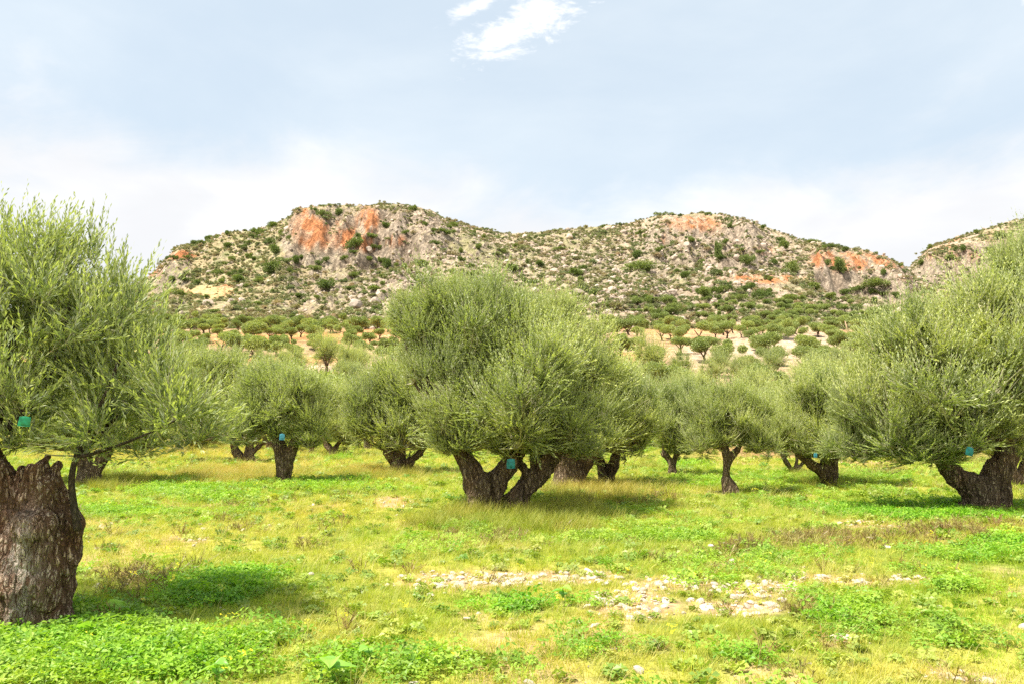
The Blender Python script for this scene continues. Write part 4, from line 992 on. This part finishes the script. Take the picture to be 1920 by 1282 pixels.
# ------------------------------------------------------------------ plants of the field
def blades(n, h, w, rad, lean, seed, mat, name, curve=.5, seg=3):
    r = np.random.default_rng(seed); a = r.uniform(0, 6.28, n); q = rad * np.sqrt(r.random(n)); b = np.stack([np.cos(a) * q, np.sin(a) * q, np.full(n, -.01)], 1)
    a2 = a + r.normal(0, .9, n); ln = lean * r.uniform(.2, 1.2, n); hh = h * r.uniform(.5, 1.15, n)
    d = np.stack([np.cos(a2), np.sin(a2), np.zeros(n)], 1); sd_ = np.stack([-np.sin(a2 + .6), np.cos(a2 + .6), np.zeros(n)], 1)
    V = []; tt = np.linspace(0, 1, seg)
    for t in tt[:-1]:
        c = b + d * (hh * ln * (t * (1 - curve) + curve * t * t))[:, None]; c[:, 2] += hh * (t - .25 * ln * t * t); ww = w * (1 - .6 * t)
        V += [c - sd_ * ww / 2, c + sd_ * ww / 2]
    c = b + d * (hh * ln)[:, None]; c[:, 2] += hh * (1 - .25 * ln); V.append(c)
    V = np.stack(V, 1); m = V.shape[1]; k = np.arange(n)[:, None] * m
    Q = np.concatenate([k + np.array([[2 * i, 2 * i + 1, 2 * i + 3, 2 * i + 2]]) for i in range(seg - 2)]); T = k + np.array([[m - 3, m - 2, m - 1]])
    tint = np.repeat(r.random(n)[:, None], m, 1) * .6 + np.linspace(0, .4, m)[None, :]
    return mesh_from(name, V.reshape(-1, 3), [Q, T], mat, False, {'tint': tint.ravel()})
def leafy(nstem, h, rad, ls, seed, mat, name, trio=3, tilt=.45, wr=.8):
    r = np.random.default_rng(seed); Vs = []; tn = []
    for i in range(nstem):
        a = r.uniform(0, 6.28); q = rad * math.sqrt(r.random()); c = np.array([cos(a) * q, sin(a) * q, h * r.uniform(.35, 1.1)])
        nrm = unit(np.array([r.normal(0, tilt), r.normal(0, tilt), 1.0])); a0 = r.uniform(0, 6.28); s = ls * r.uniform(.6, 1.25); tv = r.random()
        for j in range(trio):
            an = a0 + j * 6.283 / trio + r.normal(0, .15); d = np.array([cos(an), sin(an), 0]); d = unit(d - nrm * (d @ nrm)); w = np.cross(nrm, d)
            V = [c + d * s * .08, c + d * s * .62 + w * s * .34 * wr + nrm * s * .05, c + d * s - nrm * s * .12, c + d * s * .62 - w * s * .34 * wr + nrm * s * .05]
            Vs += V; tn += [tv * .7 + r.random() * .3] * 4
    n = nstem * trio; Q = np.arange(n)[:, None] * 4 + np.array([[0, 1, 2, 3]])
    return mesh_from(name, np.array(Vs), Q, mat, False, {'tint': np.array(tn)})
def flowers(n, h, rad, s, seed):
    r = np.random.default_rng(seed); Vs, Qs, o = [], [], 0
    for i in range(n):
        a = r.uniform(0, 6.28); c = np.array([cos(a) * rad * r.random(), sin(a) * rad * r.random(), h * r.uniform(.8, 1.1)]); tl = r.normal(0, .4, 2)
        for j in range(4):
            an = j * 1.57; d = np.array([cos(an), sin(an), tl[0] * cos(an) + tl[1] * sin(an)]); w = np.array([-sin(an), cos(an), 0])
            Vs += [c, c + d * s * .6 + w * s * .4, c + d * s, c + d * s * .6 - w * s * .4]
    Q = np.arange(n * 4)[:, None] * 4 + np.array([[0, 1, 2, 3]])
    return mesh_from('flower', np.array(Vs), Q, M['flower'], False, {'tint': np.random.default_rng(1).random(n * 16)})
def stems(n, h, rad, seed, mat, name, w=.004):
    """dry branching weed skeleton"""
    r = np.random.default_rng(seed); ps = []
    for i in range(n):
        a = r.uniform(0, 6.28); b = np.array([cos(a) * rad * r.random(), sin(a) * rad * r.random(), -.01]); d = unit(np.array([cos(a) * .6, sin(a) * .6, 1.0]) + r.normal(0, .25, 3)); L = h * r.uniform(.6, 1.1)
        P0 = [b]; D = [d]; LL = [L]
        for j in range(5):
            t = r.uniform(.3, .9); P0.append(b + d * L * t); D.append(unit(d + r.normal(0, .6, 3))); LL.append(L * r.uniform(.2, .4))
        ps.append(twigs(np.array(P0), np.array(D), np.array(LL), w, .05))
    V, Q, T = join(ps)
    return mesh_from(name, V, [Q, T], mat, False, {'tint': np.random.default_rng(seed).random(len(V))})

def field_pts(dens, seed, bands=((3.6, 9), (9, 16), (16, 30), (30, 62)), half=.72):
    X, Yv, Bn = [], [], []; r = np.random.default_rng(seed)
    for i, ((a, b), dn) in enumerate(zip(bands, dens)):
        area = (half * (a + b) + 3) * (b - a); n = int(area * dn)
        Y = np.sqrt(a * a + (b * b - a * a) * r.random(n)); x = r.uniform(-1, 1, n) * (half * Y + 1.5)
        X.append(x); Yv.append(Y); Bn.append(np.full(n, i))
    return np.concatenate(X), np.concatenate(Yv), np.concatenate(Bn)
def cover(name, meshes, dens, prob, scl, seed, tint, bandscale=(1, 1.25, 1.8, 2.6), tilt=.12):
    x, y, bn = field_pts(dens, seed); px, py, P = patches(x, y)
    n1 = fbm(x / .9, y / .9, oct=3, seed=seed + 3); n2 = fbm(x / 4, y / 4, oct=3, seed=seed + 4)
    r = np.random.default_rng(seed + 9); k = r.random(len(x)) < prob(P, n1, n2, x, y)
    # keep the foot of the stump free
    x, y, bn = x[k], y[k], bn[k]; P = {a: b[k] for a, b in P.items()}; n1, n2 = n1[k], n2[k]; z = H(x, y); n = len(x)
    s = r.uniform(*scl, n) * np.array(bandscale)[bn]
    it = np.clip(tint(P, n1, n2) + r.normal(0, .14, n), 0, 1)
    return scatter(name, np.stack([x, y, z], 1), meshes, r.uniform(0, 6.28, n), s, r.integers(0, len(meshes), n), it, tilt=r.normal(0, tilt, (n, 2)))

cover('grass', [blades(22, .075, .0042, .085, .9, 600 + i, M['grass'], 'grass_tuft') for i in range(5)], (230, 130, 46, 15),
      lambda P, a, b, x, y: np.clip(.85 * (.05 + 1.5 * a) * (1 - .68 * sm(.3, .8, P['soil'])) * (1 - .5 * sm(.4, .9, P['lush'])), .03, 1), (.6, 1.25), 21,
      lambda P, a, b: .22 + .75 * (b - .42) * 1.5 + .35 * P['dry'] + .45 * P['gold'] - .35 * P['lush'] + .3 * P['soil'])
cover('clover', [leafy(20, .055, .10, .028, 620 + i, M['clover'], 'clover_clump') for i in range(5)], (190, 80, 26, 8),
      lambda P, a, b, x, y: np.clip(sm(.25, .75, P['lush'] + 1.0 * (a - .5) + .5 * (b - .5)) * .9 + .22 * sm(.5, .62, a) * sm(.45, .6, b), 0, 1), (.7, 1.4), 22,
      lambda P, a, b: .42 - .30 * P['lush'] + 1.3 * (b - .5), bandscale=(1.4, 1.4, 1.9, 2.6), tilt=.2)
cover('broadleaf_weeds', [leafy(9, .05, .07, .05, 640 + i, M['weed'], 'weed_clump', trio=4, tilt=.5, wr=1.1) for i in range(4)], (26, 16, 7, 2.2),
      lambda P, a, b, x, y: np.clip(.35 + 1.4 * (a - .45), .05, .9) * (1 - .5 * P['soil']), (.5, 1.15), 23, lambda P, a, b: .3 + .5 * P['dry'] + .3 * P['soil'])
cover('dry_grass', [blades(13, .20, .0026, .12, 1.15, 660 + i, M['straw'], 'straw_tuft', seg=4) for i in range(5)], (66, 40, 20, 7),
      lambda P, a, b, x, y: np.clip(.10 + .9 * P['dry'] + .30 * P['gold'] + .35 * sm(.5, .7, b) * (1 - P['lush']) + .15 * P['soil'], 0, 1), (.45, 1.15), 24, lambda P, a, b: .25 + .4 * P['lush'] + .2 * a)
cover('tall_grass', [blades(34, .34, .0045, .14, .75, 680 + i, M['tall'], 'tall_tuft', seg=4) for i in range(5)], (2, 42, 26, 7),
      lambda P, a, b, x, y: np.clip(sm(.25, .6, P['tall']) + .34 * P['gold'] * sm(.4, .6, b), 0, 1), (.45, 1.1), 25, lambda P, a, b: .10 + .6 * P['gold'] + .9 * (a - .5), bandscale=(1, 1, 1.15, 1.4))
cover('dry_weeds', [stems(7, .22, .06, 700 + i, M['brown'], 'weed_skeleton') for i in range(4)], (34, 44, 26, 5),
      lambda P, a, b, x, y: np.clip(1.0 * sm(.15, .95, P['brown'] + 1.2 * (a - .5)) + .12 * P['dry'] + .05 * sm(.5, .7, a), 0, 1), (.4, 1.1), 26, lambda P, a, b: .3 + .4 * (a - .5), bandscale=(1, 1, 1.2, 1.6))
cover('meadow_grass', [blades(16, .17, .0040, .10, .8, 760 + i, M['grass'], 'meadow_tuft', seg=4) for i in range(5)], (22, 26, 14, 5),
      lambda P, a, b, x, y: np.clip(1.8 * (b - .42) + .8 * (a - .5), .04, .9) * (1 - P['soil']) , (.5, 1.25), 28, lambda P, a, b: .15 + 1.6 * (a - .45) + .3 * P['gold'] + .3 * P['dry'], bandscale=(1, 1, 1.3, 1.7), tilt=.2)
cover('yellow_flowers', [flowers(4, .13, .06, .014, 720 + i) for i in range(3)], (6, 2.5, .5, .0), lambda P, a, b, x, y: np.clip(.25 + .9 * P['lush'], 0, 1) * sm(.46, .6, a), (.7, 1.2), 27, lambda P, a, b: 0 * a, bandscale=(1, 1.1, 1.3, 1))

# stones: the larger ones singly, gravel as one object
ST = [rock_mesh('stone', 80 + i, M['stone'], .62) for i in range(6)]
r = np.random.default_rng(77)
x, y, bn = field_pts((240, 100, 18, 2), 31); px, py, P = patches(x, y)
k = r.random(len(x)) < np.clip(.015 + .9 * sm(.3, .8, P['soil']), 0, 1); x, y, P_s = x[k], y[k], P['soil'][k]; z = H(x, y); n = len(x)
sz = .009 + .036 * r.random(n) ** 2.8; sz *= (1 + y / 40)
app = sz / y; o_ = np.argsort(-app); big, small = o_[:250], o_[250:]
def stone_where(px, py):
    if py < 940: return 'in the field behind the central trunks'
    if px < 480: return 'in the grass to the right of the stump'
    if py < 1030: return 'in the grass left of the central trunks' if px < 900 else 'by the brown weeds before the right hand tree'
    if px < 860: return 'at the left end of the bare strip'
    if px < 1000: return 'in the middle of the bare strip before the central tree'
    if px < 1150: return 'just right of the central trunks in the bare strip'
    if px < 1340: return 'in the reddish earth right of the middle' if py < 1130 else 'at the near edge of the reddish earth'
    if px < 1560: return 'among the dry stalks right of the reddish earth'
    return 'in the dry grass at the right' if py < 1180 else 'in the bottom right corner'
for i in big:
    o = link('stone', ST[int(r.integers(0, 6))], None, (x[i], y[i], z[i] + sz[i] * .22)); w = stone_where(*[float(q) for q in proj(x[i], y[i], z[i])])
    w_ = 'large' if app[i] > np.quantile(app[big], .8) else ('small' if app[i] < np.quantile(app[big], .5) else 'medium'); o['label'] = w_ + ' pale limestone lump ' + w; o['category'] = 'stone'; o['group'] = w_ + ' pale stones ' + w
    o.rotation_euler = (r.normal(0, .3), r.normal(0, .3), r.uniform(0, 6.28)); o.scale = (sz[i] * r.uniform(.85, 1.4), sz[i], sz[i] * r.uniform(.8, 1.1))
scatter('pebbles', np.stack([x[small], y[small], z[small] + .004], 1), ST[:4], r.uniform(0, 6.28, len(small)), sz[small], r.integers(0, 4, len(small)), r.random(len(small)), tilt=r.normal(0, .3, (len(small), 2)))

# ------------------------------------------------------------------ plastic bags in the trees, tag, pole, big leaves
def bag(px, py, Y, wpx, hpx, mat, label, rot=0.0, notch=.25):
    s = F / Y; w, h = wpx / s, hpx / s; c = PW(px, py, Y)
    nx, nz = 9, 9; u = np.linspace(-1, 1, nx); v = np.linspace(-1, 1, nz); U, Vv = np.meshgrid(u, v)
    bul = (1 - U ** 4) * (1 - Vv ** 4) * w * .055; wav = .03 * w * np.sin(U * 5 + Vv * 3)
    widen = 1 - .12 * (Vv > 0) * Vv
    fr = np.stack([U * w / 2 * widen, -bul + wav, Vv * h / 2 + .04 * h * np.cos(U * 4)], -1).reshape(-1, 3); bk = fr.copy(); bk[:, 1] = (bul * .8 + wav).ravel() + .004
    i = np.arange(nz - 1)[:, None] * nx; j = np.arange(nx - 1)[None, :]; Q = np.stack([i + j, i + j + 1, i + nx + j + 1, i + nx + j], -1).reshape(-1, 4)
    m = nx * nz; Q = np.vstack([Q, Q[:, ::-1] + m])
    t = thing('insect_trap_bag', tuple(c), label, 'plastic bag'); t.rotation_euler = (0, rot, .1)
    link('pouch', mesh_from('pouch', np.vstack([fr, bk]), Q, M[mat], True), t)
    hem = rings(np.array([[-w / 2, -.004, -h / 2], [0, -.006, -h / 2 + .04 * h * -.6], [w / 2, -.004, -h / 2]]), [w * .03] * 3, 6); link('hem', mesh_from('hem', hem[0], [hem[1], hem[2]], M[mat], True), t)
    hk = rings(*smooth_path([[0, 0, h * .45], [.01, 0, h * .62], [0, 0, h * .85]], [w * .015] * 3, 3), 5); link('wire_hook', mesh_from('wire_hook', hk[0], [hk[1], hk[2]], M['wire'], True), t)
bag(958, 868, yc - 1.35, 16, 17, 'teal', 'teal plastic bag hanging in the fork under the central crown')
bag(46, 789, YL - .75, 22, 18, 'green_plastic', 'green plastic bag hanging among the leaves above the big stump', .08)
bag(529, 818, Yof(906) - 1.15, 10, 11, 'cyan', 'bright blue bag hanging in the fork of the flared trunk')
bag(1818, 845, yr - 1.5, 15, 15, 'teal', 'blue green bag half hidden above the forked trunk at the right', .3)
bag(1529, 852, Yof(912) - 1.0, 7, 9, 'cyan', 'small blue bag above the leaning trunk', .1)
tg = link('paper_tag', mesh_from('paper_tag', *[(a, b) for a, b in [((np.array([[x_, y_, z_] for z_ in (-.16, .16) for y_ in (-.004, .004) for x_ in (-.06, .06)])), np.array([[0, 1, 3, 2], [4, 6, 7, 5], [0, 4, 5, 1], [2, 3, 7, 6], [0, 2, 6, 4], [1, 5, 7, 3]]))]][0], M['white']), None, tuple(PW(478, 815, Yof(868) - 1.7)))
tg['label'] = 'white paper tag hanging in the tree with twin leaning trunks'; tg['category'] = 'tag'; tg.rotation_euler = (0, -.15, .2)
hit = ray_hit(1594, 642, 60) or (80, 190)
pz = GH(*hit); ph = 37 / F * hit[1]
pl = thing('wooden_pole', (hit[0], hit[1], pz), 'leaning brown wooden pole among the orchard trees on the right slope', 'pole')
v = rings([[0, 0, -.3], [-.1 * ph, 0, ph * .5], [-.22 * ph, 0, ph * 1.05]], [.16, .15, .12], 10); link('shaft', mesh_from('shaft', v[0], [v[1], v[2]], M['wood'], True), pl)
v = rings([[-.222 * ph, 0, ph * 1.04], [-.226 * ph, 0, ph * 1.07]], [.15, .13], 10); link('cap', mesh_from('cap', v[0], [v[1], v[2]], M['wood'], True), pl)

def big_leaf(px, py, wpx, label, tilt, rot, kindmat='arum', n=1):
    gx_, gy_ = ground_at(px, py + 16); z0 = GH(gx_, gy_); s = wpx / F * gy_
    t = thing('broad_leaved_plant', (gx_, gy_, z0), label, 'plant')
    for q in range(n):
        nu_, nv = 11, 9; u = np.linspace(0, 1, nu_); vv = np.linspace(-1, 1, nv); U, Vq = np.meshgrid(u, vv, indexing='ij')
        wd = .42 * np.sin(np.pi * np.clip(U, 0, 1) ** .62) + .01
        X = (U - .15 * np.abs(Vq) * (U < .3)) * s; Yl = Vq * wd * s + .03 * s * np.sin(U * 9); Z = .18 * s * np.abs(Vq) * wd * 2 - .28 * s * U ** 2 + .03 * s * np.sin(Vq * 7 + U * 5)
        P = np.stack([X, Yl, Z], -1).reshape(-1, 3); i = np.arange(nu_ - 1)[:, None] * nv; j = np.arange(nv - 1)[None, :]
        Q = np.stack([i + j, i + j + 1, i + nv + j + 1, i + nv + j], -1).reshape(-1, 4)
        lf = link('leaf', mesh_from('leaf', P, Q, M[kindmat], True, {'tint': np.abs(Vq).ravel() * .6 + .2}), t, (0, 0, .10 + .03 * q)); lf.rotation_euler = (tilt, -.25, rot + q * 2.2)
        v = rings(*smooth_path([[0, 0, -.02], [.01 * q, .01, .06], [0, 0, .10 + .03 * q]], [.004, .004, .003], 2), 6); link('stalk', mesh_from('stalk', v[0], [v[1], v[2]], M[kindmat], True, {'tint': np.full(len(v[0]), .3)}), t)
big_leaf(150, 1165, 40, 'single large pale arrow shaped leaf in the clover below the stump', -.35, .25)
big_leaf(205, 1125, 30, 'narrow folded pale leaf standing above the clover right of the stump', 1.1, .7)
big_leaf(622, 1262, 46, 'cluster of large pale round leaves at the bottom edge left of the middle', .1, .4, n=3)
big_leaf(690, 1236, 26, 'pair of small pale round leaves in the clover near the bottom edge', .0, 2.0, n=2)
big_leaf(1055, 1116, 22, 'low rosette of round leaves at the edge of the stony patch', .1, 1.0, n=3)
big_leaf(405, 1262, 26, 'bright green leafy sprout in the grass at the bottom left', .3, 1.4, n=3)
